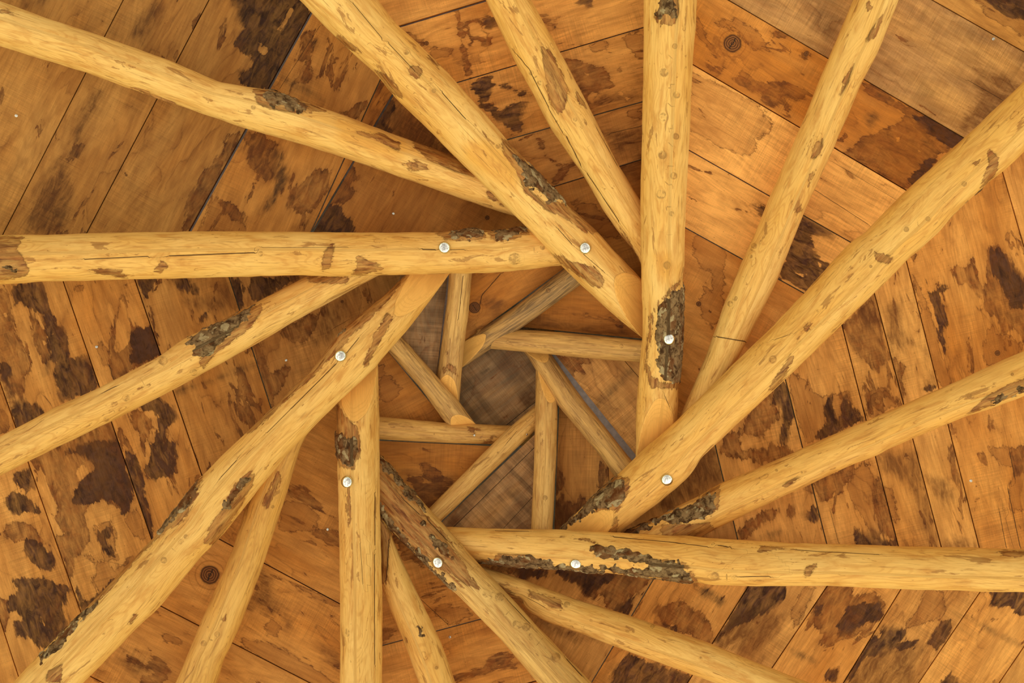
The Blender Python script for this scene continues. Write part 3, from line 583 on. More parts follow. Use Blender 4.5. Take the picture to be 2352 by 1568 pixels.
def splinter_mesh(pts, w):
    V = []; Fc = []
    for i, p in enumerate(pts):
        t = (pts[min(i + 1, len(pts) - 1)] - pts[max(i - 1, 0)]).normalized()
        s = t.cross(Vector((0, 0, 1))).normalized(); u = s.cross(t)
        q = w * (0.35 + .65 * math.sin(math.pi * (i + .6) / (len(pts) + .2)))
        for a, b_ in ((-1, -.35), (1, -.35), (.8, .35), (-.8, .35)): V.append(p + s * q * a + u * q * b_)
    for i in range(len(pts) - 1):
        for k in range(4):
            a = i * 4 + k; b_ = i * 4 + (k + 1) % 4
            Fc.append((a, b_, b_ + 4, a + 4))
    n = len(pts) - 1
    Fc.append((3, 2, 1, 0)); Fc.append((n * 4, n * 4 + 1, n * 4 + 2, n * 4 + 3))
    return V, Fc

def dome(name, base, normal, R, H, mat, parent, skirt=.25):
    """domed fastener head: short cylindrical rim, rounded cap"""
    V = []; Fc = []; seg = 40; prof = [(1.0, -.6 * skirt), (1.0, skirt * .5), (.97, skirt)]
    for k in range(1, 9):
        a = k / 9 * math.pi / 2
        prof.append((.97 * math.cos(a), skirt + (1 - skirt) * math.sin(a)))
    n = normal.normalized(); s = n.orthogonal().normalized(); t = n.cross(s)
    for r_, h_ in prof:
        for j in range(seg):
            a = 2 * math.pi * j / seg
            V.append(base + (s * math.cos(a) + t * math.sin(a)) * r_ * R + n * h_ * H)
    for i in range(len(prof) - 1):
        for j in range(seg):
            a = i * seg + j; b_ = i * seg + (j + 1) % seg
            Fc.append((a, b_, b_ + seg, a + seg))
    V.append(base + n * H); top = len(V) - 1; m = (len(prof) - 1) * seg
    for j in range(seg): Fc.append((m + j, m + (j + 1) % seg, top))
    Fc.append(tuple(reversed(range(seg))))
    loc = parent.location if parent else Vector((0, 0, 0))
    return mesh_obj(name, [v - loc for v in V], Fc, mat, parent)

M_BARK = None
def bark_shell(pl, Vw, N, px, n, gc, base, parent, sub=4):
    """a flake of bark left on the pole: ragged outline, thickest in the middle, wrapped round the wood"""
    A = N_AROUND
    f = np.clip(poly_sd(px, pl) / 7.0, -6, 6).reshape(n, A)
    Vg = Vw.reshape(n, A, 3); Ng = N.reshape(n, A, 3); Gg = gc.reshape(n, A, 3)
    under = Ng[:, :, 2] < .5
    V = []; G = []; Fc = []; idx = {}
    def vert(i, j, a, b_):
        key = (i * sub + a, (j * sub + b_) % (A * sub))
        if key in idx: return idx[key]
        u = a / sub; v = b_ / sub; j2 = (j + 1) % A; i2 = min(i + 1, n - 1)
        w = ((1 - u) * (1 - v), (1 - u) * v, u * (1 - v), u * v)
        q = ((i, j), (i, j2), (i2, j), (i2, j2))
        P = sum(w[k] * Vg[q[k]] for k in range(4)); Nn = sum(w[k] * Ng[q[k]] for k in range(4)); F_ = sum(w[k] * f[q[k]] for k in range(4))
        Gv = sum(w[k] * Gg[q[k]] for k in range(4)) if j2 else w[0] * Gg[q[0]] + w[1] * Gg[q[0]] + w[2] * Gg[q[2]] + w[3] * Gg[q[2]]
        F_ += 1.5 * mnoise.noise(Vector(P) * 38) + .9 * mnoise.noise(Vector(P) * 110)
        idx[key] = r_ = (P, Nn, F_, Gv, key); return r_
    tri = []
    for i in range(n - 1):
        if f[i:i + 2].max() < -2: continue
        for j in range(A):
            j2 = (j + 1) % A
            if max(f[i, j], f[i + 1, j], f[i, j2], f[i + 1, j2]) < -2 or not under[i, j]: continue
            for a in range(sub):
                for b_ in range(sub):
                    q = [vert(i, j, a, b_), vert(i, j, a + 1, b_), vert(i, j, a + 1, b_ + 1), vert(i, j, a, b_ + 1)]
                    tri.append((q[0], q[1], q[2])); tri.append((q[0], q[2], q[3]))
    vid = {}
    def out(P, Nn, F_, Gv, key):
        if key in vid: return vid[key]
        t = min(max(F_ / 1.1, 0), 1); t = t * t * (3 - 2 * t)
        lift = -.0004 + t * (.0042 + .0016 * mnoise.noise(Vector(P) * 60) + .0008 * mnoise.noise(Vector(P) * 170))
        V.append(P + Nn * lift - np.array(base)); G.append(Gv); vid[key] = len(V) - 1; return vid[key]
    for t3 in tri:
        ins = [x[2] > 0 for x in t3]
        if not any(ins): continue
        ring = []
        for k in range(3):
            p, q = t3[k], t3[(k + 1) % 3]
            if ins[k]: ring.append(out(*p))
            if ins[k] != ins[(k + 1) % 3]:
                a, c_ = (p, q) if p[4] < q[4] else (q, p)
                t = a[2] / (a[2] - c_[2])
                ring.append(out(a[0] + (c_[0] - a[0]) * t, a[1] + (c_[1] - a[1]) * t, 0.0, a[3] + (c_[3] - a[3]) * t, (a[4], c_[4])))
        if len(set(ring)) >= 3: Fc.append(tuple(ring))
    if len(Fc) < 12: return
    mesh_obj('bark_patch', V, Fc, bark_material(), parent, dict(gc=np.array(G)))
_BM = []
def bark_material():
    if _BM: return _BM[0]
    b = NB('tree_bark'); gc = b.attr('gc', 'Vector')
    n1 = b.noise(b.vscale(gc, (45.0, 60.0, 1)), 1, 5, .68, .5); n2 = b.noise(b.vscale(gc, (120.0, 150.0, 1)), 1, 4, .7)
    col = b.mix(b.step(n1, .36, .60), BARK_D, BARK_L)
    col = b.mix(b.step(n2, .5, .75, 0, .7), col, BARK_D)
    col = b.mix(b.mul(b.step(b.noise(b.vscale(gc, (14.0, 30.0, 3)), 1, 3, .6), .50, .62), .6), col, BAST_A)
    l = b.noise(b.vscale(gc, (26.0, 36.0, 5)), 1, 3, .55, .3)
    col = b.mix(b.mul(b.step(l, .585, .625), b.step(n2, .3, .6, .95, .6)), col, LICHEN)
    _BM.append(b.finish(col, .9, b.add(b.mul(n1, 1.5), n2), .002, spec=.1)); return _BM[0]

def polys(lst): return [zc(z, p) for z, p in lst]
POBJ = {}
for pi_, (key, d) in enumerate(POLES.items()):
    P3 = d['P3']; r = d['r']; n = len(P3)
    T = np.gradient(P3, axis=0); T /= np.linalg.norm(T, axis=1)[:, None]
    side = np.cross(T, [0, 0, 1.0]); side /= np.linalg.norm(side, axis=1)[:, None]
    up = np.cross(side, T)
    s = np.concatenate([[0], np.cumsum(np.linalg.norm(np.diff(P3, axis=0), axis=1))])
    # thin cap ring tapering at both ends
    TH = np.linspace(0, 2 * math.pi, N_AROUND, endpoint=False)
    V = np.zeros((n, N_AROUND, 3)); cutv = np.full((n, N_AROUND), -3.0)
    rnd = random.Random(pi_ * 7 + 3); ph = [rnd.uniform(0, 100) for _ in range(3)]
    cut = d.get('cut')
    if cut:
        cp = np.array(cut[0], float)
        ic = int(np.argmin(np.hypot(*(d['cen'] - cp).T))); s0 = s[ic]; az = math.radians(cut[1])
        ks = 1.05 * r[max(ic // 3, 0)] / s0
    for i in range(n):
        for j in range(N_AROUND):
            th = TH[j]
            nz_ = mnoise.noise(Vector((s[i] * 5 + ph[0], math.cos(th) * 1.1 + ph[1], math.sin(th) * 1.1 + ph[2])))
            nz2 = mnoise.noise(Vector((s[i] * 22 + ph[1], math.cos(th) * 2.6, math.sin(th) * 2.6 + ph[0])))
            rr = r[i] * (1 + .045 * nz_ * (.35 + abs(math.sin(th))) + .026 * nz2)
            o = np.array([math.cos(th) * rr, math.sin(th) * rr])
            if cut and s[i] < s0 + .01:
                dirv = np.array([math.sin(az), -math.cos(az)])     # towards the cut side
                h = o @ dirv; lim = r[i] - ks * (s0 - s[i])
                e = (h - lim) / r[i]
                cutv[i, j] = np.clip(e * 12, -3, 3)
                if h > lim: o = o - dirv * (h - lim)
            V[i, j] = P3[i] + side[i] * o[0] + up[i] * o[1]
    Vf = V.reshape(-1, 3)
    Vw = Vf.copy(); Vw[:, 2] += CAM_Z
    px = to_px(Vw)
    # vertices on the upper (hidden) half take their marks from their own side only
    bark = sdmax(px, polys(d.get('bark', [])), 7.0); bast = sdmax(px, polys(d.get('bast', [])), 7.0)
    hidden = np.tile(np.sin(TH) > .55, n)
    bark = np.where(hidden, np.minimum(bark, .5), bark)
    # bark stands proud of the peeled wood
    N = (Vf - np.repeat(P3, N_AROUND, axis=0)); N /= np.linalg.norm(N, axis=1)[:, None] + 1e-9
    lift = np.clip(bark + .4, 0, 1) * .0035 + np.clip(bast + .3, 0, 1) * .0008
    kn = knot_field(px, [(*zc(z, [(x, y)])[0], q * SC if z < 10 else q / 3.73) for z, x, y, q in d.get('knots', [])], d['ax'])
    kr = np.hypot(kn[:, 0], kn[:, 1])
    lift += np.exp(-(kr * .8) ** 2) * .0022
    Vw += N * lift[:, None]
    cr = seg_field(px, [(*zc(z, [a]), *zc(z, [b_]), w) for z, a, b_, w in d.get('crack', [])]) if d.get('crack') else np.full(len(px), 50.0)
    cr = np.where(hidden, 50.0, cr)
    Vw += N * (-(np.clip(1.5 - np.abs(cr) / 2.0, 0, 1)) * .0015)[:, None]
    softp = sdmax(px, polys(d.get('soft', [])), 10.0)
    tone = np.clip(d.get('tone', .35 + .35 * rnd.random()) + np.clip(softp * .25 + .3, 0, .8), 0, 1.3)
    faces = []
    for i in range(n - 1):
        for j in range(N_AROUND):
            a = i * N_AROUND + j; b_ = i * N_AROUND + (j + 1) % N_AROUND
            faces.append((a, a + N_AROUND, b_ + N_AROUND, b_))
    faces.append(tuple(range(N_AROUND))); faces.append(tuple(reversed(range((n - 1) * N_AROUND, n * N_AROUND))))
    th_full = np.tile(((TH + math.pi / 2) % (2 * math.pi)) - math.pi, n)      # seam on top of the pole
    gc = np.column_stack([np.repeat(s, N_AROUND), th_full * np.repeat(r.mean() * np.ones(n), N_AROUND), np.full(n * N_AROUND, pi_ * 3.7)])
    prm = np.column_stack([np.full(len(px), min(1.0, d.get('grey', .05) + (.13 if d.get('strut') else 0))), tone, np.zeros(len(px))])
    base = Vector(P3[-1]) + Vector((0, 0, CAM_Z))
    nm, lab = LABELS[key]
    cf = cutv.ravel()
    scarf = [f for f in faces if len(f) == 4 and min(cf[i] for i in f) > .05]
    if len(scarf) > 20:
        ss = set(scarf); faces = [f for f in faces if f not in ss]
    att = dict(gc=gc, prm=prm, knot=kn, bark=bark - .9, bast=bast, cut=cf, crack=cr)
    o = mesh_obj(nm, Vw - np.array(base), faces, M_POLE, None, att)
    o.location = base
    if len(scarf) > 20:
        ids = sorted({i for f in scarf for i in f}); mp = {v: i for i, v in enumerate(ids)}
        so = mesh_obj('scarf_face', (Vw - np.array(base))[ids], [tuple(mp[i] for i in f) for f in scarf], M_POLE, o, {k2: a2[ids] for k2, a2 in att.items()})
        so['label'] = 'smooth pale scarf cut'
    for zn, pl in d.get('bark', []):
        bark_shell(zc(zn, pl), Vw, N, px, n, gc, base, o)
    o['label'] = lab; o['category'] = 'strut' if key[0] == 'I' else 'rafter'; o['group'] = GROUP[key[0]]
    o['kind'] = 'thing'
    POBJ[key] = o
    d.update(side=side, up=up, s=s)
    if d.get('bolt'):
        bp = np.array(d['bolt'], float)
        i = int(np.argmin(np.hypot(*(d['cen'] - bp).T)))
        w = (bp - d['cen'][i]) * P3[i, 2] / F
        sd2 = side[i, :2] / np.hypot(*side[i, :2])
        lat = float(np.clip(w @ sd2 / r[i], -.9, .9))
        a = math.asin(lat)
        nrm = Vector(side[i] * math.sin(a) - up[i] * math.cos(a))
        nrm = (nrm * .6 + Vector((0, 0, -1)) * .4).normalized()
        surf = Vector(P3[i]) + Vector((0, 0, CAM_Z)) + Vector(side[i] * math.sin(a) - up[i] * math.cos(a)) * (r[i] + .001)
        bo = dome('bolt', surf, nrm, .0195, .0125, M_ZINC, o, .3); bo['label'] = 'domed shiny zinc bolt head'

# loose splinter hanging under the upper left rafter, screws in two struts
def on_pole(key, x, y, lift=0.0):
    d = POLES[key]; p = np.array([x, y], float)
    i = int(np.argmin(np.hypot(*(d['cen'] - p).T)))
    w = (p - d['cen'][i]) * d['P3'][i, 2] / F
    sd2 = d['side'][i, :2] / np.hypot(*d['side'][i, :2])
    lat = float(np.clip(w @ sd2 / d['r'][i], -.97, .97)); a = math.asin(lat)
    nrm = Vector(d['side'][i] * math.sin(a) - d['up'][i] * math.cos(a))
    return Vector(d['P3'][i]) + Vector((0, 0, CAM_Z)) + nrm * (d['r'][i] + lift), nrm
def splinter(key, sheet, pts, w):
    P = [on_pole(key, x, y, .002)[0] for x, y in zc(sheet, pts)]
    V, Fc = splinter_mesh(P, w)
    o = POBJ[key]
    nV = len(V)
    mesh_obj('splinter', [v - o.location for v in V], Fc, M_POLE, o,
             dict(gc=np.array([[i * .01, (i % 4) * .004, 5] for i in range(nV)]), prm=np.tile([.1, .8, 0], (nV, 1)), knot=np.full((nV, 3), 40.0), bark=np.full(nV, -5.), bast=np.full(nV, .3), cut=np.full(nV, -3.), crack=np.full(nV, 50.)), False)
splinter('S1', 1, [(935, 622), (1000, 640), (1060, 668), (1120, 685), (1178, 702)], .004)
splinter('S1', 1, [(870, 596), (930, 606), (1010, 632)], .003)
for key, sheet, x, y in (('I7', 12, 842, 583), ('I6', 12, 1283, 600)):
    p, nrm = on_pole(key, *zc(sheet, [(x, y)])[0])
    dome('screw', p, nrm, .0042, .002, M_NAIL, POBJ[key], .3)

# ------------------------------------------------------------------ CEILING BOARDS
ceiling = bpy.data.objects.new('ceiling', None); C.objects.link(ceiling)
ceiling.location = (0, 0, 0); ceiling['kind'] = 'structure'
ceiling['label'] = 'stained plank roof lining laid in eight sloping fields above the poles'

AXIS = (1160.0, 915.0)
ALLP = []      # pole surface samples: px, top z needed
for key, d in POLES.items():
    for i in range(0, len(d['cen']), 2):
        ALLP.append((key, d['cen'][i], d['P3'][i], d['r'][i]))

def half(a, b, p, side_pt):
    """signed distance of p to line ab, positive on side of side_pt"""
    a = np.array(a, float); b = np.array(b, float); e = (b - a) / np.hypot(*(b - a)); nrm = np.array([-e[1], e[0]])
    s = np.sign((np.array(side_pt) - a) @ nrm)
    return s * ((np.array(p) - a) @ nrm)

CL = {'P1': ((0, 596), (1250, 574)), 'P2': ((822, 45), (1450, 690)), 'P3': ((1538, 0), (1508, 1000)), 'P4': ((2352, 267), (1350, 1215)),
      'P5': ((2352, 1310), (1050, 1248)), 'P6': ((1300, 1568), (876, 1110)), 'P7': ((830, 1568), (822, 870)), 'P8': ((110, 1568), (985, 640))}
FR = (-750, -750, 3102, 2318)
def cross(l1, l2):
    (x1, y1), (x2, y2) = l1; (x3, y3), (x4, y4) = l2
    D = (x1 - x2) * (y3 - y4) - (y1 - y2) * (x3 - x4)
    a = x1 * y2 - y1 * x2; b_ = x3 * y4 - y3 * x4
    return ((a * (x3 - x4) - (x1 - x2) * b_) / D, (a * (y3 - y4) - (y1 - y2) * b_) / D)
def clip_poly(poly, a, b, inside):
    out = []
    for i in range(len(poly)):
        p = poly[i]; q = poly[(i + 1) % len(poly)]
        dp = half(a, b, p, inside); dq = half(a, b, q, inside)
        if dp >= 0: out.append(p)
        if dp * dq < 0:
            t = dp / (dp - dq); out.append((p[0] + (q[0] - p[0]) * t, p[1] + (q[1] - p[1]) * t))
    return out
frame_poly = [(FR[0], FR[1]), (FR[2], FR[1]), (FR[2], FR[3]), (FR[0], FR[3])]

# facet: bounding rafters, a point inside, seams (frame coordinates, in order across the field)
FAC = {
 1: dict(b=('P1', 'P2'), inn=(300, 300), seams=[((283, 0), (10, 531)), ((480, 0), (201, 531)), ((712, 34), (436, 531), 3.2), ((873, 184), (715, 531)), ((902, 218), (800, 392), 2.2)], back=[((-250, -100), (-560, 531))]),
 2: dict(b=('P2', 'P3'), inn=(1300, 150), seams=[((921, 60), (1113, 2), 2.6), ((1052, 189), (1478, 63)), ((1168, 320), (1478, 233)), ((1270, 429), (1474, 366)), ], back=[((850, -110), (1480, -290))]),
 3: dict(b=('P3', 'P4'), inn=(1800, 300), seams=[((2141, 0), (2352, 119)), ((1736, 37), (2220, 320)), ((1591, 148), (2080, 436)), ((1581, 344), (1957, 558)), ((1576, 524), (1848, 674))], back=[((2300, -130), (2682, 80))]),
 4: dict(b=('P4', 'P5'), inn=(2150, 900), seams=[((1644, 1028), (1666, 1120)), ((1804, 871), (1899, 1249)), ((1933, 743), (2063, 1252)), ((2008, 672), (2162, 1255)), ((2082, 600), (2250, 1259)), ((2350, 560), (2550, 1259))], back=[((2600, 560), (2800, 1260))]),
 5: dict(b=('P5', 'P6'), inn=(1800, 1500), seams=[((1505, 1323), (1358, 1568)), ((1719, 1346), (1579, 1568)), ((1899, 1347), (1750, 1568)), ((2073, 1347), (1937, 1568)), ((2250, 1361), (2110, 1568)), ((2430, 1370), (2295, 1568))], back=[((2650, 1370), (2500, 1568))]),
 6: dict(b=('P6', 'P7'), inn=(1000, 1500), seams=[((878, 1482), (1106, 1421)), ((870, 1660), (1300, 1545))], back=[((870, 1800), (1300, 1690))]),
 7: dict(b=('P7', 'P8'), inn=(600, 1400), seams=[((504, 1238), (782, 1387)), ((366, 1390), (712, 1568)), ((208, 1553), (500, 1702))], back=[((50, 1650), (400, 1830))]),
 8: dict(b=('P8', 'P1'), inn=(250, 900), seams=[((577, 796), (620, 931)), ((397, 895), (465, 1095)), ((255, 966), (349, 1240)), ((65, 1061), (187, 1409)), ((-12, 1300), (60, 1610))], back=[((-220, 1000), (-100, 1400))]),
}
# long seams, corrected to pass both visible stretches
FAC[8]['seams'] = [((526, 636), (622, 935)), ((310, 643), (465, 1095)), ((145, 646), (349, 1240)), ((0, 878), (187, 1409)), ((-170, 900), (43, 1555))]
FAC[8]['back'] = [((-330, 900), (-120, 1555))]
# inner fields between the struts: outline, direction of the boards, seams
INN = {
 'A': dict(poly=[(1036, 560), (999, 898), (870, 760), (930, 610)], dirn=(0.08, -1), seams=[], grey=.95),
 'B': dict(poly=[(1060, 560), (1044, 800), (1177, 703), (1345, 580), (1330, 556)], dirn=(1, -.55), seams=[], tone=.9),
 'C': dict(poly=[(1140, 745), (1510, 781), (1518, 740), (1440, 640), (1335, 585)], dirn=(1, .1), seams=[], tone=1.0),
 'D': dict(poly=[(1250, 785), (1370, 933), (1500, 1096), (1520, 1060), (1522, 815)], dirn=(1, 1.15), seams=[((1435, 829), (1475, 875))], grey=.28, tone=.1),
 'E': dict(poly=[(1287, 870), (1272, 1250), (1345, 1250), (1450, 1150), (1430, 1060), (1330, 900)], dirn=(0, 1), seams=[((1397, 1060), (1399, 1120))], tone=.5, grey=.1),
 'F': dict(poly=[(1252, 975), (1005, 1208), (990, 1252), (1250, 1254)], dirn=(-1, 1), seams=[((1227, 1028), (1045, 1207))], grey=.85),
 'G': dict(poly=[(830, 1010), (1150, 1025), (985, 1210), (845, 1085)], dirn=(1, .04), seams=[], tone=.9),
 'H': dict(poly=[(889, 804), (1036, 982), (835, 982), (830, 770)], dirn=(1, -.5), seams=[], tone=.9),
 'K': dict(poly=[(1030, 790), (1100, 735), (1270, 745), (1300, 860), (1270, 990), (1180, 1020), (1030, 1000), (985, 900)], dirn=(1, -.78), seams=[((1224, 927), (1168, 972))], grey=1.0),
}

# stains, and one knot hole painted dark, traced on the boards: kind, sheet, outline
ST = []
def st(kind, zn, *ps):
    for p in ps: ST.append((kind, zc(zn, p)))
st('dark', 1, [(1540, -60), (1610, 60), (1600, 130), (1660, 190), (1570, 290), (1600, 340), (1690, 370), (1700, 440), (1620, 490), (1600, 560), (1720, 610), (1830, 600), (1960, 350), (2100, 90), (1990, -60)])
st('light', 1, [(1740, 280), (1800, 320), (1810, 360), (1750, 375)], [(1870, 200), (1960, 60), (1975, 70), (1885, 215)])
st('soft', 1, [(1080, 0), (940, 120), (880, 230), (960, 300), (1010, 200), (1100, 60)], [(620, 600), (690, 640), (620, 800), (540, 900), (530, 990), (480, 960), (500, 850)], [(150, 0), (300, 0), (220, 60), (150, 60)],
   [(250, 1250), (420, 1050), (500, 1300), (420, 1568), (180, 1568)])
st('mid', 1, [(430, 1060), (520, 965), (562, 980), (520, 1040), (450, 1105)], [(1500, 1030), (1440, 1080), (1440, 1110), (1380, 1130), (1340, 1220), (1345, 1260), (1280, 1300), (1260, 1380), (1225, 1568), (1300, 1568), (1640, 880), (1540, 900)])
st('mid', 1, [(1650, 900), (1760, 890), (1890, 980), (1830, 1010), (1810, 1120), (1860, 1190), (1800, 1230), (1720, 1150), (1680, 1130), (1665, 1000)], [(1430, 1330), (1500, 1340), (1560, 1370), (1600, 1420), (1660, 1460), (1640, 1500), (1560, 1460), (1480, 1390)],
   [(1960, 1280), (2100, 1160), (2230, 1150), (2200, 1300), (2100, 1440), (2020, 1430), (1930, 1400)], [(2040, 240), (2150, 180), (2100, 400), (2110, 540), (2020, 570), (2050, 440), (2000, 400)])
st('tide', 1, [(1340, 1568), (1400, 1400), (1450, 1320), (1560, 1370), (1620, 1440), (1660, 1568)], [(2060, 390), (2110, 420), (2120, 520), (2060, 570), (1980, 560)])
st('soot', 1, [(1860, 490), (1960, 530), (2080, 580), (2200, 670), (2190, 700), (2080, 650), (1950, 590)], [(1860, 1010), (1910, 1030), (1930, 1220), (1880, 1290), (1810, 1400), (1780, 1400), (1860, 1220)], [(2080, 260), (2160, 260), (2140, 350), (2090, 330)])
st('soft', 1, [(1640, 1000), (1700, 900), (1900, 1000), (1950, 1200), (1800, 1420), (1740, 1430), (1860, 1250), (1700, 1150)], [(2000, 1568), (2080, 1450), (2100, 1568)])
st('dark', 1, [(2200, 1380), (2280, 1370), (2349, 1480), (2349, 1568), (2110, 1568), (2150, 1480)])
st('dark', 2, [(340, 640), (385, 640), (385, 720), (330, 820), (355, 900), (230, 880)])
st('soft', 2, [(380, 660), (620, 880), (800, 1060), (500, 980), (340, 900)], [(560, 700), (700, 900), (800, 1000), (700, 1060), (450, 940)])
st('mid', 2, [(-100, 1260), (0, 1160), (70, 1090), (110, 1130), (135, 1205), (60, 1240), (130, 1290), (90, 1340), (0, 1380), (-100, 1400)], [(0, 760), (130, 710), (210, 690), (130, 800), (40, 780)])
st('dark', 2, [(-60, 1420), (60, 1470), (120, 1540), (100, 1600), (-100, 1600)])
st('mid', 2, [(850, 160), (900, 135), (960, 130), (995, 160), (960, 200), (1045, 250), (1020, 310), (980, 300), (940, 258), (880, 315), (900, 260), (880, 200)], [(470, 220), (560, 280), (600, 270), (612, 310), (560, 315), (500, 265)], [(790, 70), (812, 70), (900, 500), (872, 512)])
st('light', 2, [(885, 160), (960, 150), (975, 210), (1020, 245), (1000, 262), (940, 235), (905, 245), (893, 190)])
st('dark', 2, [(970, 130), (1045, 70), (1085, 180), (1000, 200)], [(1600, -20), (1720, -20), (1712, 50), (1620, 42)])
st('mid', 2, [(1350, 100), (1430, 100), (1425, 172), (1370, 140)], [(1450, 180), (1470, 175), (1468, 190)])
st('tide', 2, [(1370, 40), (1400, 45), (1420, 60), (1380, 62)], [(1310, -30), (1420, -30), (1380, 12), (1330, 8)], [(1700, 310), (1760, 285), (1820, 300), (1812, 335), (1740, 345)], [(1940, 230), (2060, 200), (2060, 390), (1990, 350), (1940, 280)], [(1880, 470), (1910, 470), (1900, 485)], [(620, 330), (760, 330), (740, 370), (640, 390)])
st('dark', 2, [(890, 590), (960, 530), (1040, 500), (1060, 580), (1000, 700), (960, 680), (940, 630)], [(1060, 570), (1150, 565), (1200, 610), (1300, 600), (1310, 640), (1230, 660), (1160, 600), (1090, 590)], [(1080, 760), (1150, 710), (1230, 680), (1290, 690), (1250, 760), (1230, 800), (1260, 850), (1240, 890), (1170, 910), (1160, 860), (1080, 830), (1020, 760), (960, 705), (1060, 705)])
st('light', 2, [(1175, 615), (1220, 615), (1215, 640), (1185, 640)])
st('mid', 2, [(1510, 400), (1600, 400), (1700, 430), (1800, 440), (1830, 520), (1870, 580), (1800, 600), (1750, 630), (1700, 740), (1680, 700), (1620, 600), (1560, 480)], [(1430, 1210), (1500, 1130), (1600, 1090), (1545, 1180), (1450, 1250)], [(1340, 935), (1400, 960), (1395, 1040), (1500, 1100), (1470, 1110), (1400, 1060), (1370, 1000)])
st('light', 2, [(1640, 485), (1710, 490), (1690, 522)], [(1700, 620), (1740, 610), (1762, 660), (1700, 700), (1680, 670)], [(1880, 620), (1922, 610), (1915, 645)], [(1938, 658), (1967, 665), (1945, 692)], [(1945, 560), (1992, 560), (1970, 602)])
st('soft', 2, [(1690, 740), (1780, 650), (2060, 600), (2060, 680), (1720, 765)], [(1800, 900), (2050, 850), (2050, 1060), (1960, 1010), (1860, 1060)], [(1990, 490), (2050, 500), (2050, 600)], [(1770, 1100), (2060, 1080), (2060, 1240), (1900, 1200)])
st('tide', 2, [(1560, 1360), (1650, 1345), (1750, 1400), (1850, 1500), (1920, 1620), (1700, 1568), (1600, 1420)], [(1960, 760), (2060, 740), (2060, 800), (1970, 800)])
st('mid', 3, [(370, 540), (450, 480), (560, 540), (600, 560), (720, 560), (900, 600), (940, 650), (800, 660), (740, 650), (780, 720), (770, 800), (700, 720), (600, 700), (560, 640), (420, 570)], [(820, 380), (880, 340), (925, 380), (870, 400)], [(620, 220), (700, 190), (780, 240), (700, 270), (640, 262)], [(800, 490), (860, 480), (870, 515), (820, 520)], [(200, 430), (340, 460), (300, 490), (240, 470)])
st('mid', 3, [(1250, 560), (1380, 620), (1500, 680), (1700, 760), (1960, 930), (1780, 1060), (1700, 1180), (1560, 1290), (1420, 1220), (1240, 1090), (1140, 1040), (1260, 930), (1340, 900), (1480, 830), (1560, 780), (1400, 700), (1300, 630)])
st('dark', 3, [(1600, 780), (1700, 755), (1960, 920), (1850, 1010), (1700, 900)], [(1690, 1080), (1790, 1040), (1620, 1260), (1550, 1240)], [(2000, -60), (2449, -60), (2449, 130), (2349, 130), (2250, 140), (2180, 90), (2120, 20)], [(500, 1375), (560, 1375), (660, 1420), (600, 1500), (540, 1420)], [(850, 1455), (900, 1460), (1070, 1590), (760, 1590)])
st('light', 3, [(1475, 935), (1512, 930), (1500, 952)], [(1590, 1000), (1640, 1005), (1690, 1020), (1650, 1030)], [(1710, 925), (1745, 930), (1730, 970)], [(1180, 980), (1245, 1000), (1220, 1012)])
st('soot', 3, [(1270, 800), (1340, 755), (1370, 800), (1310, 890)], [(1640, 930), (1720, 920), (1700, 990)], [(1370, 640), (1460, 650), (1460, 690)])
st('tide', 3, [(90, 890), (240, 960), (380, 1030), (500, 1055), (540, 1000), (530, 950), (630, 900), (655, 820), (560, 700), (130, 480), (90, 500)], [(178, 560), (192, 515), (207, 540), (205, 660), (198, 692), (182, 650)], [(140, 100), (200, 200), (290, 390), (140, 250)], [(220, 150), (420, 130), (560, 220), (640, 330), (700, 370), (520, 340), (430, 200)], [(1900, -60), (2060, 40), (2110, 120), (2250, 190), (2400, 260), (2500, 200), (2500, -60)])
st('soft', 3, [(1990, 430), (2349, 560), (2349, 700), (2100, 800), (1950, 930), (1880, 860), (2050, 700)])
st('dark', 6, [(800, 60), (880, -20), (960, 20), (900, 40), (920, 130), (980, 230), (1050, 285), (1000, 340), (880, 460), (690, 345), (760, 150)])
st('light', 6, [(800, 315), (900, 330), (860, 350)], [(960, 250), (985, 270), (970, 290)])
st('tide', 6, [(110, 60), (130, 210), (190, 300), (240, 290), (255, 350), (240, 440), (200, 400), (170, 500), (180, 620), (245, 712), (290, 650), (320, 500), (330, 200), (250, 60)], [(770, 1000), (840, 1040), (880, 1050), (920, 1130), (1000, 1150), (1160, 1130), (1230, 1300), (1100, 1380), (870, 1480), (780, 1100)], [(1300, 1180), (1345, 1130), (1430, 1130), (1490, 1200), (1400, 1260), (1310, 1290)])
st('dark', 6, [(1000, 1230), (1050, 1130), (1060, 1240), (1100, 1300), (1125, 1170), (1150, 1150), (1230, 1260), (1270, 1310), (1000, 1440), (930, 1440), (1010, 1350)])
st('mid', 6, [(1130, 680), (1200, 600), (1330, 500), (1370, 660), (1410, 800), (1425, 920), (1350, 980), (1310, 960), (1240, 860), (1180, 780)], [(1280, 1120), (1420, 1100), (1505, 1190), (1420, 1150), (1340, 1140), (1300, 1300), (1290, 1300)], [(1480, 900), (1550, 950), (1520, 1050), (1552, 1140), (1515, 1210), (1460, 1020)])
st('soft', 6, [(1440, 540), (1530, 500), (1540, 700), (1600, 790), (1500, 850), (1430, 780)], [(1680, 850), (1730, 980), (1760, 1080), (1690, 1100), (1700, 1000)], [(1180, 520), (1350, 440), (1400, 700), (1250, 700)])
st('dark', 6, [(1670, 1105), (1740, 1060), (1775, 1090), (1700, 1130)], [(1680, 380), (1700, 460), (1745, 440), (1790, 395), (1845, 420), (1785, 470), (1815, 560), (1842, 660), (1805, 740), (1835, 880), (1795, 840), (1780, 760), (1755, 640), (1710, 500)])
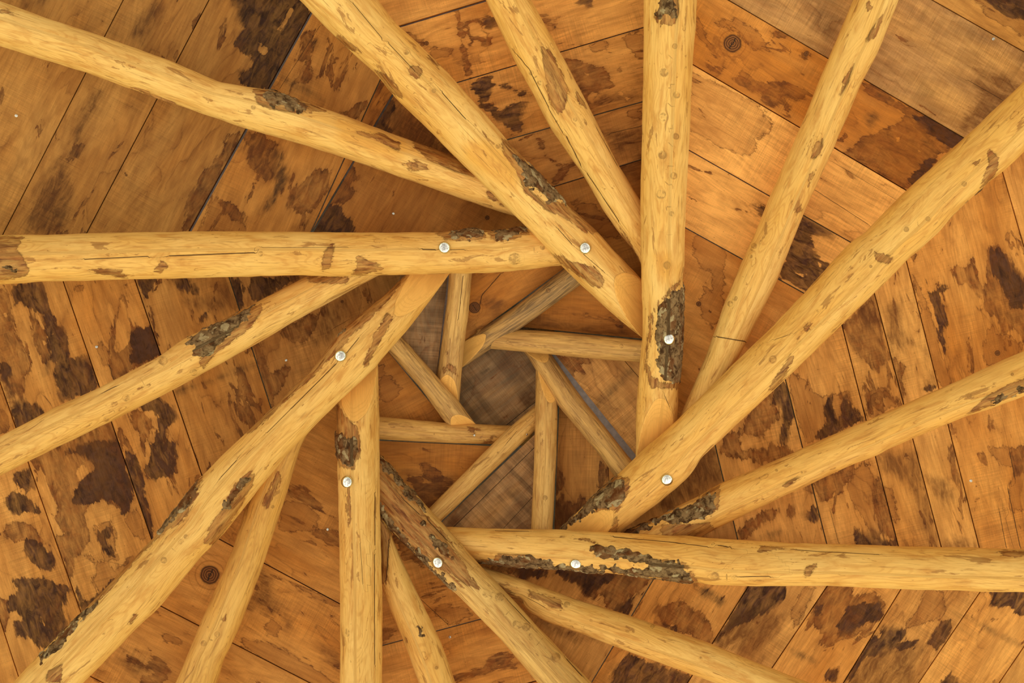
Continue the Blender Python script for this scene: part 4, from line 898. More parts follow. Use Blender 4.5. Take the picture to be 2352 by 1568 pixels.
st('mid', 6, [(1850, 310), (1880, 285), (1960, 290), (2010, 185), (2030, 250), (2060, 380), (2090, 400), (2110, 150), (2180, 135), (2280, 280), (2349, 420), (2600, 500), (2600, 900), (2349, 780), (2280, 700), (2200, 740), (2160, 620), (2080, 570), (2070, 460), (2050, 490), (1980, 390), (1900, 400), (1890, 340)])
st('dark', 6, [(2130, 150), (2200, 160), (2280, 300), (2349, 420), (2349, 560), (2260, 560), (2200, 420), (2130, 300)])
st('tide', 6, [(2110, 940), (2080, 900), (2070, 830), (2100, 720), (2140, 680), (2160, 740), (2250, 740), (2349, 800), (2349, 860), (2200, 930)], [(1590, 300), (1700, 500), (1780, 800), (1845, 1070), (1780, 1090), (1650, 640)])
st('dark', 6, [(640, 1200), (680, 1060), (740, 1040), (790, 1250), (760, 1420), (700, 1500), (690, 1440), (740, 1330), (700, 1230)])
st('mid', 6, [(560, 1568), (640, 1480), (760, 1500), (800, 1540), (700, 1600), (500, 1600)], [(330, 1420), (420, 1380), (440, 1480), (400, 1568), (290, 1540)], [(490, 1260), (650, 1100), (700, 1300), (560, 1420), (430, 1400)])
st('soft', 9, [(0, 160), (190, -20), (270, -20), (320, 200), (0, 380), (-150, 400)], [(1340, 20), (1620, 0), (1680, 220), (1500, 180), (1390, 150)], [(1690, 180), (1830, 180), (1860, 320), (1800, 380), (1750, 300)], [(1780, 600), (1940, 580), (2050, 660), (1800, 680)], [(1400, 80), (1640, 60), (1780, 640), (1720, 640), (1600, 300)])
st('mid', 9, [(330, 30), (420, -10), (540, -10), (540, 100), (500, 60), (450, 70)], [(520, 20), (560, -10), (680, -10), (570, 120)], [(880, 230), (945, 215), (955, 300), (860, 262)], [(540, 430), (620, 390), (715, 380), (700, 440), (600, 470), (500, 560), (470, 600), (430, 580)], [(725, 400), (770, 368), (805, 430), (760, 458)], [(930, 220), (1190, 80), (1190, 180), (1130, 230), (1120, 290), (1060, 290), (1030, 330), (975, 350)], [(1340, 180), (1385, 170), (1500, 620), (1400, 580), (1345, 400)], [(1860, -20), (1900, 200), (1935, 250), (1880, 200), (1840, 60)], [(2250, -20), (2450, -20), (2450, 180), (2349, 150), (2280, 180)], [(350, 620), (540, 420), (500, 600)])
st('dark', 9, [(870, 440), (950, 375), (975, 440), (915, 488)], [(1200, 560), (1220, 530), (1280, 560), (1320, 610), (1300, 530), (1370, 560), (1380, 590), (1490, 600), (1510, 660), (1230, 660)])  # first outline: shade inside a knot hole, painted as dark colour
st('soot', 9, [(540, 600), (640, 555), (720, 545), (640, 580)], [(120, 890), (240, 940), (335, 1020), (300, 1045), (150, 960)], [(760, 1330), (860, 1360), (970, 1430), (960, 1445), (800, 1385)], [(1950, 1100), (2150, 1210), (2349, 1315), (2349, 1345), (2100, 1210), (1950, 1130)])
st('tide', 9, [(1190, 180), (1165, 250), (1210, 400), (1260, 480), (1330, 590), (1390, 600), (1340, 200), (1260, 60)], [(1420, 250), (1470, 262), (1482, 480), (1440, 440)], [(2120, -20), (2200, 100), (2290, 130), (2250, 200), (2250, 400), (2449, 380), (2449, -20)], [(780, 1115), (830, 960), (870, 920), (960, 925), (800, 1200)], [(1540, 1190), (1640, 1080), (1680, 930), (1800, 950), (1830, 1060), (1780, 1150)], [(1200, 560), (1200, 520), (1260, 540)])
st('mid', 9, [(-60, 1040), (60, 1000), (110, 1080), (190, 1100), (250, 1230), (240, 1310), (0, 1220)], [(1020, 905), (1200, 905), (1190, 1000), (1350, 940), (1380, 1020), (1430, 1030), (1400, 1110), (1320, 1180), (1290, 1230), (1150, 1260), (1050, 1300), (980, 1330), (1000, 1240), (930, 1200), (920, 1090), (970, 1040)])
st('dark', 9, [(500, 905), (750, 905), (745, 1000), (640, 1080), (500, 1150), (380, 1200), (250, 1300), (400, 1060)], [(950, 1040), (1005, 1040), (990, 1110), (930, 1120)], [(1180, 1050), (1380, 1030), (1400, 1110), (1300, 1170), (1100, 1250), (1080, 1180)], [(1140, 1500), (1190, 1450), (1240, 1460), (1210, 1540), (1100, 1620)], [(1000, 1500), (1080, 1490), (1070, 1550), (1010, 1542)])
st('soft', 9, [(240, 1310), (420, 1060), (560, 1080), (730, 1095), (690, 1200), (600, 1330), (540, 1420)])
st('dark', 9, [(1300, 1290), (1380, 1250), (1400, 1200), (1540, 1195), (1560, 1260), (1500, 1300), (1640, 1280), (1600, 1330), (1400, 1340), (1260, 1420), (1200, 1568), (1100, 1568)], [(1680, 1300), (1740, 1240), (1780, 1150), (1850, 1140), (1875, 1190), (1820, 1300), (1760, 1370)], [(1790, 1550), (1860, 1490), (1905, 1530), (1890, 1600), (1780, 1600)], [(2080, 940), (2500, 950), (2500, 1090), (2290, 1105), (2250, 1040), (2180, 1060), (2110, 1050), (2130, 990)])
st('soft', 9, [(1250, 1400), (1400, 1330), (1640, 1300), (1720, 1290), (1640, 1440), (1660, 1620), (1100, 1620)])
st('mid', 8, [(990, 790), (1180, 770), (1500, 790), (2170, 840), (2040, 960), (1960, 1010), (1990, 1060), (1900, 1110), (1820, 1060), (1800, 980), (1760, 960), (1700, 990), (1640, 970), (1610, 900), (1540, 870), (1430, 800), (1330, 880), (1100, 820)])
st('dark', 8, [(1430, 790), (1640, 810), (1860, 850), (1800, 900), (1740, 940), (1700, 985), (1640, 960), (1610, 900), (1540, 870)], [(1180, 780), (1420, 800), (1420, 850), (1330, 870), (1230, 850)], [(1960, 1370), (2400, 1530), (2349, 1620), (1830, 1620), (1850, 1480)], [(2130, 1150), (2300, 1190), (2280, 1235)], [(1850, 1080), (2010, 960), (2120, 870), (2000, 1000), (1940, 1110)])
st('soft', 8, [(1290, 1100), (1460, 1160), (1760, 1270), (1600, 1300), (1400, 1210)])
st('mid', 8, [(2150, 1070), (2220, 1030), (2290, 1100), (2270, 1180), (2200, 1190), (2150, 1110)], [(960, 1440), (1040, 1380), (1190, 1365), (1190, 1420), (1080, 1430), (1080, 1475), (1000, 1475)], [(780, 1530), (950, 1460), (1240, 1425), (1240, 1442), (960, 1510), (790, 1550)], [(290, 1200), (415, 1205), (350, 1250), (290, 1300)], [(340, 470), (450, 560), (520, 680), (595, 740), (570, 780), (500, 740), (450, 765), (370, 600)])
st('tide', 8, [(750, 1175), (660, 1090), (700, 1040), (900, 1080), (930, 1110), (800, 1165)], [(570, 100), (650, 110), (705, 170), (640, 172), (580, 140)], [(770, 1240), (840, 1230), (800, 1250)])
st('dark', 7, [(90, 160), (200, 100), (240, 250), (180, 272), (100, 210)], [(50, 320), (100, 265), (200, 340), (272, 420), (100, 430), (50, 370)], [(150, 600), (250, 600), (370, 720), (370, 820), (330, 810), (200, 750), (150, 680)],
   [(90, 860), (250, 860), (400, 890), (480, 930), (450, 960), (430, 1080), (470, 1170), (350, 1370), (250, 1320), (220, 1270), (110, 1250), (70, 1160), (140, 1130), (110, 1080), (60, 1090), (40, 1010), (120, 960)])
st('mid', 7, [(0, 560), (100, 480), (200, 490), (260, 560), (180, 620), (60, 600)], [(-100, 1000), (60, 1000), (60, 1150), (30, 1220), (-100, 1180)], [(120, 480), (240, 520), (330, 640), (200, 640)])
st('light', 7, [(60, 1100), (140, 1120), (150, 1160), (90, 1140)], [(235, 1040), (250, 1030), (310, 1190), (290, 1190)])
st('dark', 7, [(400, 30), (600, -60), (820, -60), (900, 250), (890, 330), (850, 440), (810, 450), (780, 350), (700, 340), (600, 370), (480, 340), (560, 200), (640, 120), (560, 30)])
st('mid', 7, [(200, 20), (420, -60), (820, -60), (900, 300), (850, 440), (700, 340), (600, 370), (580, 430), (590, 500), (610, 600), (540, 700), (500, 740), (480, 900), (380, 600), (440, 560), (370, 450), (400, 380), (300, 180)])
st('light', 7, [(510, 150), (560, 70), (600, 150), (540, 200)], [(320, 20), (350, 15), (367, 70), (345, 87)])
st('dark', 7, [(670, 520), (740, 515), (742, 560), (730, 620), (785, 710), (745, 712), (700, 640), (660, 570)], [(480, 880), (530, 930), (560, 1020), (620, 1000), (760, 870), (740, 920), (560, 1090)], [(835, 0), (960, 100), (970, 190), (960, 300), (1055, 570), (1020, 605), (880, 230)], [(1000, -60), (1195, -60), (1170, 130), (1160, 170), (1060, 200), (1010, 190), (970, 130), (990, 60)])
st('tide', 7, [(640, 480), (740, 478), (770, 560), (760, 620), (805, 730), (745, 732), (700, 700), (690, 620), (640, 560)], [(830, 460), (900, 400), (960, 480), (972, 600), (900, 580)], [(1110, 200), (1142, 190), (1162, 230), (1158, 300)], [(560, 700), (640, 780), (620, 900), (700, 1000), (800, 900), (860, 780), (830, 760), (770, 820), (700, 760)])
st('dark', 4, [(60, 400), (280, 380), (320, 480), (350, 600), (400, 680), (460, 760), (470, 900), (560, 870), (600, 900), (665, 1080), (560, 1140), (440, 1185), (415, 1180), (350, 1010), (370, 930), (330, 830), (290, 600), (200, 560), (120, 500), (90, 560)], [(0, 930), (80, 950), (60, 1030), (100, 1140), (90, 1190), (150, 1170), (200, 1200), (250, 1200), (305, 1290), (120, 1375), (40, 1150), (0, 1060)])
st('mid', 4, [(-200, 420), (60, 440), (100, 700), (200, 900), (150, 1180), (0, 1060), (-200, 800)], [(200, 560), (330, 760), (340, 900), (290, 950), (220, 800)], [(-60, 1200), (60, 1290), (85, 1380), (-60, 1440)])
st('light', 4, [(28, 600), (62, 598), (70, 655)], [(118, 638), (150, 660), (150, 697), (130, 690)], [(190, 715), (232, 730), (222, 765)], [(275, 780), (325, 785), (300, 805)], [(140, 825), (175, 830), (160, 868)], [(328, 530), (360, 555), (352, 582)], [(345, 735), (395, 738), (390, 745), (350, 745)])
st('mid', 4, [(820, 430), (850, 480), (870, 620), (920, 690), (1000, 690), (1060, 820), (1090, 880), (1000, 930), (770, 1050), (740, 930), (730, 830), (760, 690)])
st('light', 4, [(800, 520), (830, 470), (862, 600), (890, 680), (870, 800), (800, 860), (770, 840)])
st('dark', 4, [(860, 900), (895, 850), (862, 740), (890, 705), (960, 695), (1035, 700), (1085, 870), (960, 935), (880, 940)], [(915, 360), (1050, 360), (1015, 450), (1000, 540), (960, 500)], [(770, 800), (790, 793), (802, 830), (780, 842)], [(1150, 350), (1250, 350), (1345, 430), (1340, 472), (1280, 470), (1190, 420)], [(1350, 610), (1412, 568), (1400, 625), (1350, 655)], [(1560, 340), (1600, 350), (1650, 420), (1630, 560), (1610, 570)])
st('mid', 4, [(985, 480), (1050, 600), (1052, 720), (1062, 800), (1000, 640)])
st('tide', 4, [(650, 790), (680, 778), (750, 860), (742, 942), (700, 940), (660, 860)], [(718, 435), (745, 455), (750, 500), (730, 512)], [(470, 400), (560, 400), (560, 440), (500, 470)])
st('soft', 4, [(1240, 500), (1500, 470), (1540, 560), (1480, 580), (1300, 560)], [(1440, 400), (1540, 390), (1610, 580), (1540, 560)], [(2180, 560), (2349, 480), (2349, 620), (2180, 800), (2080, 870), (2120, 700)], [(840, 720), (960, 720), (1000, 900), (860, 960)])
st('dark', 4, [(925, 1225), (1050, 1165), (1140, 1230), (1195, 1290), (1170, 1325), (1100, 1310), (1040, 1250)], [(1080, 1290), (1165, 1300), (1100, 1400), (1160, 1480), (1190, 1600), (980, 1600), (1050, 1440)], [(1690, 345), (1820, 350), (2010, 350), (1760, 515), (1690, 525), (1660, 430)])
st('mid', 4, [(860, 1275), (925, 1240), (1025, 1340), (1000, 1460), (985, 1600), (930, 1500), (920, 1420)], [(320, 1600), (380, 1480), (550, 1390), (750, 1320), (840, 1600)], [(1890, 700), (2140, 590), (2200, 530), (2125, 700), (2060, 780), (1980, 775), (1920, 740)], [(1700, 820), (1740, 795), (1800, 900), (1830, 1000), (1900, 970), (1970, 950), (1830, 1195), (1790, 1090), (1720, 1000)])
st('light', 4, [(520, 1435), (552, 1440), (540, 1472)], [(550, 1508), (572, 1508), (560, 1527)])
st('soot', 4, [(1170, 1110), (1400, 1050), (1540, 985), (1700, 925), (1725, 950), (1560, 1012), (1400, 1078), (1190, 1142)], [(290, 880), (350, 860), (340, 1000), (290, 1030)])
st('mid', 7, [(1935, 235), (1990, 235), (2080, 285), (2130, 350), (2200, 420), (2300, 470), (2300, 490), (2190, 425), (1935, 310)], [(2110, 580), (2150, 528), (2230, 528), (2300, 570), (2300, 645), (2200, 640), (2190, 600)], [(810, 1340), (880, 1375), (960, 1435), (1100, 1435), (1135, 1500), (1100, 1600), (950, 1600), (960, 1530), (1060, 1500), (980, 1460), (880, 1425)])
st('tide', 7, [(1930, 330), (2050, 350), (2165, 430), (2130, 520), (2000, 560), (1890, 520), (1890, 430)], [(1780, 1180), (1840, 1125), (1895, 1190), (1870, 1255), (1800, 1250)], [(1830, 840), (2000, 930), (2200, 1030), (2300, 1070), (2300, 1030), (1900, 850)], [(1080, 1220), (1160, 1238), (1232, 1290), (1212, 1312), (1100, 1285)], [(1600, 1240), (1800, 1290), (2000, 1400), (2180, 1500), (2300, 1590), (2100, 1600), (1640, 1330)])
st('soft', 7, [(1680, 950), (1760, 780), (1850, 880), (1840, 1000), (1920, 1080), (1980, 1160), (1960, 1200), (1920, 1190), (1890, 1100), (1800, 1120), (1740, 1060), (1640, 1080)], [(780, 1400), (950, 1430), (1100, 1470), (1010, 1500), (900, 1490)], [(2140, 1280), (2300, 1380), (2300, 1500), (2200, 1400)])
st('soot', 7, [(1950, 480), (2000, 475), (2020, 510), (1980, 510)])
st('soft', 11, [(930, 290), (1040, 290), (1110, 360), (1060, 450), (960, 420), (920, 350)], [(800, 500), (900, 560), (1000, 470), (1100, 420), (900, 600), (800, 640)], [(1400, 470), (1600, 520), (2150, 560), (2290, 680), (1700, 610), (1350, 540)], [(1250, 1180), (1370, 1080), (1370, 1220), (1290, 1290)])
st('tide', 11, [(1500, 415), (1700, 440), (1900, 470), (2130, 530), (2130, 545), (1850, 500), (1520, 440)], [(50, 1180), (130, 1205), (190, 1150), (215, 1090), (60, 900), (0, 900)])
st('mid', 11, [(1500, 800), (1830, 820), (1850, 860), (1780, 900), (1812, 960), (1740, 950), (1700, 1015), (1640, 970)])
st('soot', 11, [(2230, 870), (2100, 1000), (2000, 1120), (1880, 1230), (1900, 1265), (2050, 1140), (2150, 1045), (2280, 890)], [(920, 945), (970, 895), (975, 920), (930, 965)])
st('soft', 12, [(590, 1320), (660, 1275), (790, 1305), (800, 1395), (640, 1390)], [(280, 940), (380, 960), (420, 1000), (680, 960), (720, 1000), (560, 1140), (470, 1220), (380, 1150), (300, 1000)], [(1545, 1150), (1620, 1110), (1700, 1210), (1760, 1130), (1830, 1200), (1650, 1420), (1530, 1420)])
st('mid', 12, [(430, 830), (540, 880), (590, 960), (560, 962), (470, 920), (450, 965)], [(280, 940), (380, 960), (420, 1000), (700, 970), (560, 1130), (470, 1220), (380, 1150)], [(1560, 900), (1600, 920), (1612, 980), (1590, 1100), (1540, 1150), (1540, 900)], [(1530, 1150), (1620, 1105), (1640, 1160), (1690, 1150), (1700, 1210), (1760, 1105), (1800, 1160), (1840, 1200), (1620, 1430), (1520, 1430)], [(1930, 820), (2010, 880), (2010, 1000), (1920, 1070), (1925, 900)])
KNOTS = [(3, 383, 293, 58), (3, 880, 362, 16), (6, 155, 530, 17), (6, 235, 585, 6), (6, 2170, 862, 18), (7, 1415, 840, 62), (11, 858, 398, 46), (2, 1465, 183, 7), (2, 1008, 1468, 15), (4, 2308, 515, 10), (2, 598, 292, 15), (2, 372, 1440, 7)]
KNOTS = [(*zc(z, [(x, y)])[0], q * SC if z < 10 else q / 3.7333) for z, x, y, q in KNOTS]
CRK = [(3, (930, 1275), (1310, 1520), .6), (8, (555, 1000), (750, 1180), .6), (2, (1830, 900), (2050, 850), .6), (1, (1885, 600), (2160, 170), .5), (3, (1040, 1080), (1560, 1390), .35), (12, (1360, 1120), (1100, 1400), .5), (4, (735, 940), (770, 1050), .5),
       (9, (1040, 400), (1100, 630), .5), (9, (2180, 400), (2230, 660), .7), (9, (2240, 260), (2325, 660), .9), (3, (1970, 540), (2230, 690), .5), (7, (690, 740), (860, 780), .3), (8, (620, 1100), (900, 1380), .01), (11, (1080, 110), (920, 290), 1.0), (11, (920, 290), (905, 370), 1.0), (4, (2240, 700), (2349, 640), .4), (9, (2250, 0), (2290, 200), .7)]
CRK = [(zc(z, [a])[0], zc(z, [b_])[0], w) for z, a, b_, w in CRK if w > .1]
NAILS = [(1, 110, 780), (3, 2143, 263), (9, 1990, 205), (4, 652, 820), (4, 1930, 910), (8, 755, 1258), (7, 1893, 818), (2, 375, 1440), (7, 2210, 532)]
NAILS = [zc(z, [(x, y)])[0] for z, x, y in NAILS]
USED_N = set()

def in_poly(p, poly): return poly_sd(np.array([p], float), poly)[0] > 0

def plane_for(poly, u, k, extra=.004, skip=()):
    """board plane: falls by k along u; lifted until it clears every pole crossing its outline"""
    u = np.array(u, float); u /= np.hypot(*u)
    c = -9
    for key, cen, P, r in ALLP:
        if key in skip: continue
        if poly_sd(np.array([cen]), poly)[0] > -3 and -40 < cen[0] < 2392 and -40 < cen[1] < 1608:
            need = P[2] + r * 1.03 + extra + k * (P[:2] @ u)
            c = max(c, need)
    return u, c       # z = c - k * (xy . u)

def unproject(px, py, u, k, c):
    """ray through frame point meets the plane"""
    dx = (px - 1176) / F; dy = (py - 784) / F
    z = c / (1 + k * (dx * u[0] + dy * u[1]))
    return z

BN = [0]
def board(poly, grain, u, k, c, grey=0.0, tone=.4, own=.3, lift=0.0, pale=1.0):
    """one plank: outline (frame px, convex) carried up onto its plane, 25 mm thick"""
    if len(poly) < 3: return
    P = np.array(poly, float)
    area = .5 * abs(np.dot(P[:, 0], np.roll(P[:, 1], 1)) - np.dot(P[:, 1], np.roll(P[:, 0], 1)))
    if area < 250: return
    g = np.array(grain, float); g /= np.hypot(*g); q = np.array([-g[1], g[0]])
    s = P @ g; t = P @ q
    step = 8.0
    vis = not (P[:, 0].max() < -10 or P[:, 1].max() < -10 or P[:, 0].min() > 2362 or P[:, 1].min() > 1578)
    if not vis: step = 60.0
    ns = int((s.max() - s.min()) / step) + 2; nt = int((t.max() - t.min()) / step) + 2
    bm = bmesh.new()
    S_ = np.linspace(s.min() - 1, s.max() + 1, ns); T_ = np.linspace(t.min() - 1, t.max() + 1, nt)
    grid = [[bm.verts.new((*(g * a + q * b_), 0)) for b_ in T_] for a in S_]
    for i in range(ns - 1):
        for j in range(nt - 1):
            bm.faces.new((grid[i][j], grid[i][j + 1], grid[i + 1][j + 1], grid[i + 1][j]))
    cenp = P.mean(0)
    for i in range(len(P)):
        a = P[i]; b_ = P[(i + 1) % len(P)]
        e = b_ - a
        if np.hypot(*e) < 1e-6: continue
        nrm = np.array([-e[1], e[0]]) / np.hypot(*e)
        if (cenp - a) @ nrm > 0: nrm = -nrm
        bmesh.ops.bisect_plane(bm, geom=bm.verts[:] + bm.edges[:] + bm.faces[:], plane_co=(a[0], a[1], 0), plane_no=(nrm[0], nrm[1], 0), clear_outer=True)
    bm.verts.ensure_lookup_table()
    n0 = len(bm.verts)
    if n0 < 3: bm.free(); return
    xy = np.array([v.co[:2] for v in bm.verts])
    bidx = [(e.verts[0].index, e.verts[1].index) for e in bm.edges if len(e.link_faces) == 1]
    faces = [tuple(v.index for v in f.verts) for f in bm.faces]
    bm.verts.index_update(); bm.free()
    # a little wander on the sawn edges
    zz = np.array([unproject(x, y, u, k, c + lift) for x, y in xy])
    W = np.column_stack([(xy[:, 0] - 1176) * zz / F, (xy[:, 1] - 784) * zz / F, zz + CAM_Z])
    up = np.array([k * u[0], k * u[1], 1.0]); up /= np.linalg.norm(up)
    Wt = W + up * .022
    ins = np.array([.0, .0, 0])
    # ensure bottom faces look down
    f0 = faces[0]; nn = np.cross(W[f0[1]] - W[f0[0]], W[f0[2]] - W[f0[0]])
    bot = faces if nn[2] < 0 else [tuple(reversed(f)) for f in faces]
    top = [tuple(i + n0 for i in reversed(f)) for f in bot]
    # walls
    eset = {}
    for f in bot:
        for i in range(len(f)):
            a, b_ = f[i], f[(i + 1) % len(f)]
            if (b_, a) in eset: del eset[(b_, a)]
            else: eset[(a, b_)] = 1
    walls = [(b_, a, a + n0, b_ + n0) for (a, b_) in eset]
    V = np.vstack([W, Wt]); N2 = len(V)
    mine = [(kd, pl) for kd, pl in ST if in_poly(np.mean(pl, axis=0), poly) or sum(in_poly(pp, poly) for pp in pl) >= len(pl) * .55]
    att = {}
    for kd in ('dark', 'mid', 'tide', 'soft', 'light', 'soot'):
        a = sdmax(xy, [pl for k2, pl in mine if k2 == kd], 9.0)
        att['s_' + kd] = np.concatenate([a, a])
    att['s_mid'] = att['s_mid']
    kn = knot_field(xy, [kk for kk in KNOTS if in_poly(kk[:2], poly)], g)
    att['knot'] = np.vstack([kn, kn])
    ck = [cc for cc in CRK if in_poly((np.array(cc[0]) + np.array(cc[1])) / 2, poly)]
    a = seg_field(xy, ck) if ck else np.full(n0, 50.0); att['crack'] = np.concatenate([a, a])
    m = 2.75 / F
    BN[0] += 1
    gcv = np.column_stack([(xy @ g) * m, (xy @ q) * m, np.full(n0, BN[0] * 5.3)])
    gtop = gcv.copy(); gtop[:, 1] += .02
    att['gc'] = np.vstack([gcv, gtop])
    att['prm'] = np.tile([grey, tone, own], (N2, 1))
    att['pale'] = np.full(N2, pale)
    loc = Vector(V.mean(0))
    o = mesh_obj('plank', V - np.array(loc), list(bot) + top + walls, M_PLANK, ceiling, att, smooth=False)
    o.location = loc
    if grey > .6: o['label'] = 'weathered grey board'
    for ni, (nx_, ny_) in enumerate(NAILS):
        if ni not in USED_N and in_poly((nx_, ny_), poly):
            USED_N.add(ni)
            z_ = unproject(nx_, ny_, u, k, c + lift)
            p = at(nx_, ny_, z_) - loc
            class _F: pass
            nl = dome('nail', p, Vector(-up), .0045, .0016, M_NAIL, None, .4); nl.parent = o
    return o

K_PLANE = 0.272
rnd = random.Random(11)
# character of each board, in the order the seams divide the field: (grey, tone, own stains)
CH = {
 1: [(.0, .35, .2), (.03, .4, .45), (.0, .4, .1), (.0, .6, .9), (.0, .8, .4), (.1, .9, .2)],
 2: [(.1, .5, .1), (.0, .45, .3), (.0, .55, .5), (.1, .55, .4), (.0, .8, .3)],
 3: [(.0, .5, .8), (.62, .35, .0), (.0, .95, .5), (.08, .0, .2), (.05, .1, .3), (.0, .6, .1)],
 4: [(.1, .4, .3), (.0, .6, .9), (.0, .25, .5), (.0, .45, .8), (.0, .4, .6), (.0, .2, .4), (.1, .3, .5)],
 5: [(.05, .3, .3), (.0, .3, .6), (.1, .3, .3), (.0, .35, .5), (.15, .2, .2), (.0, .4, .6), (.1, .4, .5)],
 6: [(.0, .95, .1), (.0, .6, .4), (.0, .6, .4)],
 7: [(.0, .75, .4), (.05, .6, .3), (.0, .6, .5), (.0, .6, .5)],
 8: [(.0, .4, .8), (.0, .35, .3), (.0, .35, .5), (.0, .5, 1.0), (.0, .5, .9), (.1, .4, .6)],
}
# brightness factor on each board's colour, field by field
PALE = {1: [.74, .68, .66, .90, .92, .85], 2: [1.25, 1.3, 1.25, 1.15, 1.05], 3: [1.0, 1.3, 1.25, 1.5, 1.4, 1.25], 4: [1.3, 1.25, 1.2, 1.15, 1.2, 1.25, 1.0],
        5: [1.15, 1.3, 1.2, 1.3, 1.2, 1.3, 1.15], 6: [1.1, 1.25, 1.2], 7: [1.15, 1.1, 1.15, 1.1], 8: [1.1, 1.1, 1.1, 1.15, .95, .95]}
PL = {}
for fi, fd in FAC.items():
    a, b_ = fd['b']; inn = fd['inn']
    poly = clip_poly(frame_poly, *CL[a], inn); poly = clip_poly(poly, *CL[b_], inn)
    seams = fd['seams']
    (x1, y1), (x2, y2) = seams[1 if len(seams) > 1 else 0][:2]
    sd_ = np.array([x2 - x1, y2 - y1], float); sd_ /= np.hypot(*sd_)
    u = np.array([-sd_[1], sd_[0]])
    if u @ (np.array(inn) - AXIS) < 0: u = -u
    u, c = plane_for(poly, u, K_PLANE)
    PL[fi] = (u, c); print('facet', fi, 'u', u.round(2), 'c', round(c, 3))
    # order the seams from the eave inwards: strip i lies between seam i-1 and seam i
    seq = fd['back'] + seams
    for add in (230, 470, 720):
        (xa, ya), (xb, yb) = fd['back'][0]
        seq = [((xa + u[0] * add, ya + u[1] * add), (xb + u[0] * add, yb + u[1] * add))] + seq
    # strips: outside 'back' is not built
    far = np.array(AXIS) + u * 4000
    near = np.array(AXIS) - u * 200
    # sort by distance from axis, far first
    def dist(l): 
        m_ = (np.array(l[0]) + np.array(l[1])) / 2
        return (m_ - np.array(AXIS)) @ u
    seq = sorted(seq, key=lambda l: -dist(l))
    chars = [CH[fi][0]] * 3 + CH[fi]; pales = [PALE[fi][0]] * 3 + PALE[fi]
    for i in range(len(seq)):
        p = poly
        if True:
            p = clip_poly(p, *seq[i][:2], near)
        if i + 1 < len(seq): p = clip_poly(p, *seq[i + 1][:2], far)
        # also stay clear of any seam that runs at an angle
        for j in range(i + 2, len(seq)):
            if p: p = clip_poly(p, *seq[j][:2], far)
        # saw-kerf gap
        gapw = 1.3
        if len(p) >= 3:
            P = np.array(p); 
            for l, tgt in ((seq[i], near), (seq[i + 1] if i + 1 < len(seq) else None, far)):
                if l is None: continue
                e = np.array(l[1], float) - np.array(l[0], float); e /= np.hypot(*e); nn = np.array([-e[1], e[0]])
                if nn @ (np.array(tgt) - np.array(l[0])) < 0: nn = -nn
                wgap = l[2] if len(l) > 2 else gapw
                p = clip_poly(p, tuple(np.array(l[0]) + nn * wgap), tuple(np.array(l[1]) + nn * wgap), tgt)
                if len(p) < 3: break
        if len(p) < 3: continue
        gy, tn, ow = chars[min(i, len(chars) - 1)]
        gd = np.array(seq[min(i + 1, len(seq) - 1)][1]) - np.array(seq[min(i + 1, len(seq) - 1)][0])
        board(p, gd, u, K_PLANE, c, gy, tn, ow, lift=rnd.uniform(0, .005), pale=pales[min(i, len(pales) - 1)])

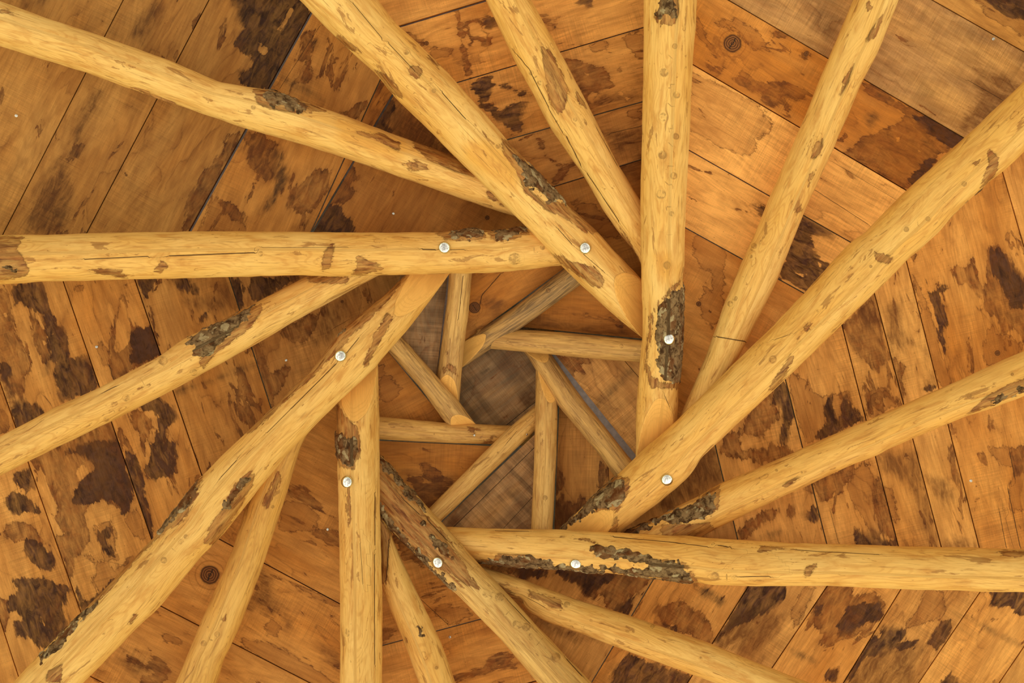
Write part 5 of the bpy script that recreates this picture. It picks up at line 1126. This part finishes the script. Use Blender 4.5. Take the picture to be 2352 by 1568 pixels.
PLI = {}
for key, d in INN.items():
    poly = d['poly']
    cen = np.mean(poly, axis=0)
    u = cen - np.array([1145., 890.])
    kk = .30
    if key == 'K': u = np.array([1., 0]); kk = 0.0
    # winding for clipping is not needed (convex)
    u, c = plane_for(poly, u, kk, .004)
    print('inner', key, u.round(2), round(c, 3))
    PLI[key] = (u, kk, c)
    pls = [poly]
    for l in d['seams']:
        nxt = []
        e = np.array(l[1], float) - np.array(l[0], float); e /= np.hypot(*e); nn = np.array([-e[1], e[0]])
        for p in pls:
            for sg in (1, -1):
                tgt = np.array(l[0]) + nn * 300 * sg; off_ = nn * .6 * sg
                q_ = clip_poly(p, tuple(np.array(l[0]) + off_), tuple(np.array(l[1]) + off_), tgt)
                if len(q_) >= 3: nxt.append(q_)
        pls = nxt
    for p in pls:
        board(p, d['dirn'], u, kk, c + (.01 if key == 'K' else 0), d.get('grey', 0), d.get('tone', .5), d.get('own', .2), lift=rnd.uniform(0, .003), pale={'K': 1.35, 'A': 1.25, 'F': 1.25, 'D': 1.15, 'H': .95}.get(key, 1.0))

# strips of underlay lapped on the backs of the boards, seen through the widest joints
def lap(pts, u, k, c):
    up = np.array([k * u[0], k * u[1], 1.0]); up /= np.linalg.norm(up)
    W = []
    for x, y in pts:
        z_ = unproject(x, y, u, k, c + .029); W.append(np.array(at(x, y, z_)))
    V = W + [w + up * .003 for w in W]; n_ = len(pts)
    mesh_obj('underlay', V, [tuple(range(n_)), tuple(reversed(range(n_, 2 * n_)))] + [(i, (i + 1) % n_, (i + 1) % n_ + n_, i + n_) for i in range(n_)], M_FELT, ceiling, None, False)
for fi, (a, b_), w in ((1, ((712, 34), (436, 531)), 22), (1, ((902, 218), (800, 392)), 20), (2, ((921, 60), (1113, 2)), 22)):
    e = np.array(b_, float) - a; e /= np.hypot(*e); nn = np.array([-e[1], e[0]]) * w
    a = np.array(a) - e * 40; b_ = np.array(b_) + e * 20
    lap([a - nn, b_ - nn, b_ + nn, a + nn], PL[fi][0], K_PLANE, PL[fi][1])
lap([(1052, 560), (1010, 905), (965, 890), (1005, 560)], *PLI['A'])
lap([(1235, 775), (1462, 1110), (1515, 1090), (1290, 770)], *PLI['D'])

# roofing underlay: a wide eight-sided cone laid over the boards, seen only through the gaps
zmax = max(c for u, c in PL.values())
V = []; Fc = []
for ri, (rr_, dz) in enumerate(((0.02, .12), (1.0, -.10), (5.2, -1.20))):
    for j in range(8):
        a = math.radians(22.5 + 45 * j)
        V.append((rr_ * math.cos(a) - .02, rr_ * math.sin(a) + .2, CAM_Z + zmax + .12 + dz))
for ri in range(2):
    for j in range(8):
        a = ri * 8 + j; b_ = ri * 8 + (j + 1) % 8
        Fc.append((a, b_, b_ + 8, a + 8))
Fc.append(tuple(range(8)))
ul = mesh_obj('underlay', V, Fc, M_FELT, ceiling, None, False)
md_ = ul.modifiers.new('thickness', 'SOLIDIFY'); md_.thickness = .004; md_.offset = 1
ul['label'] = 'blue-grey roofing underlay showing in the gaps'
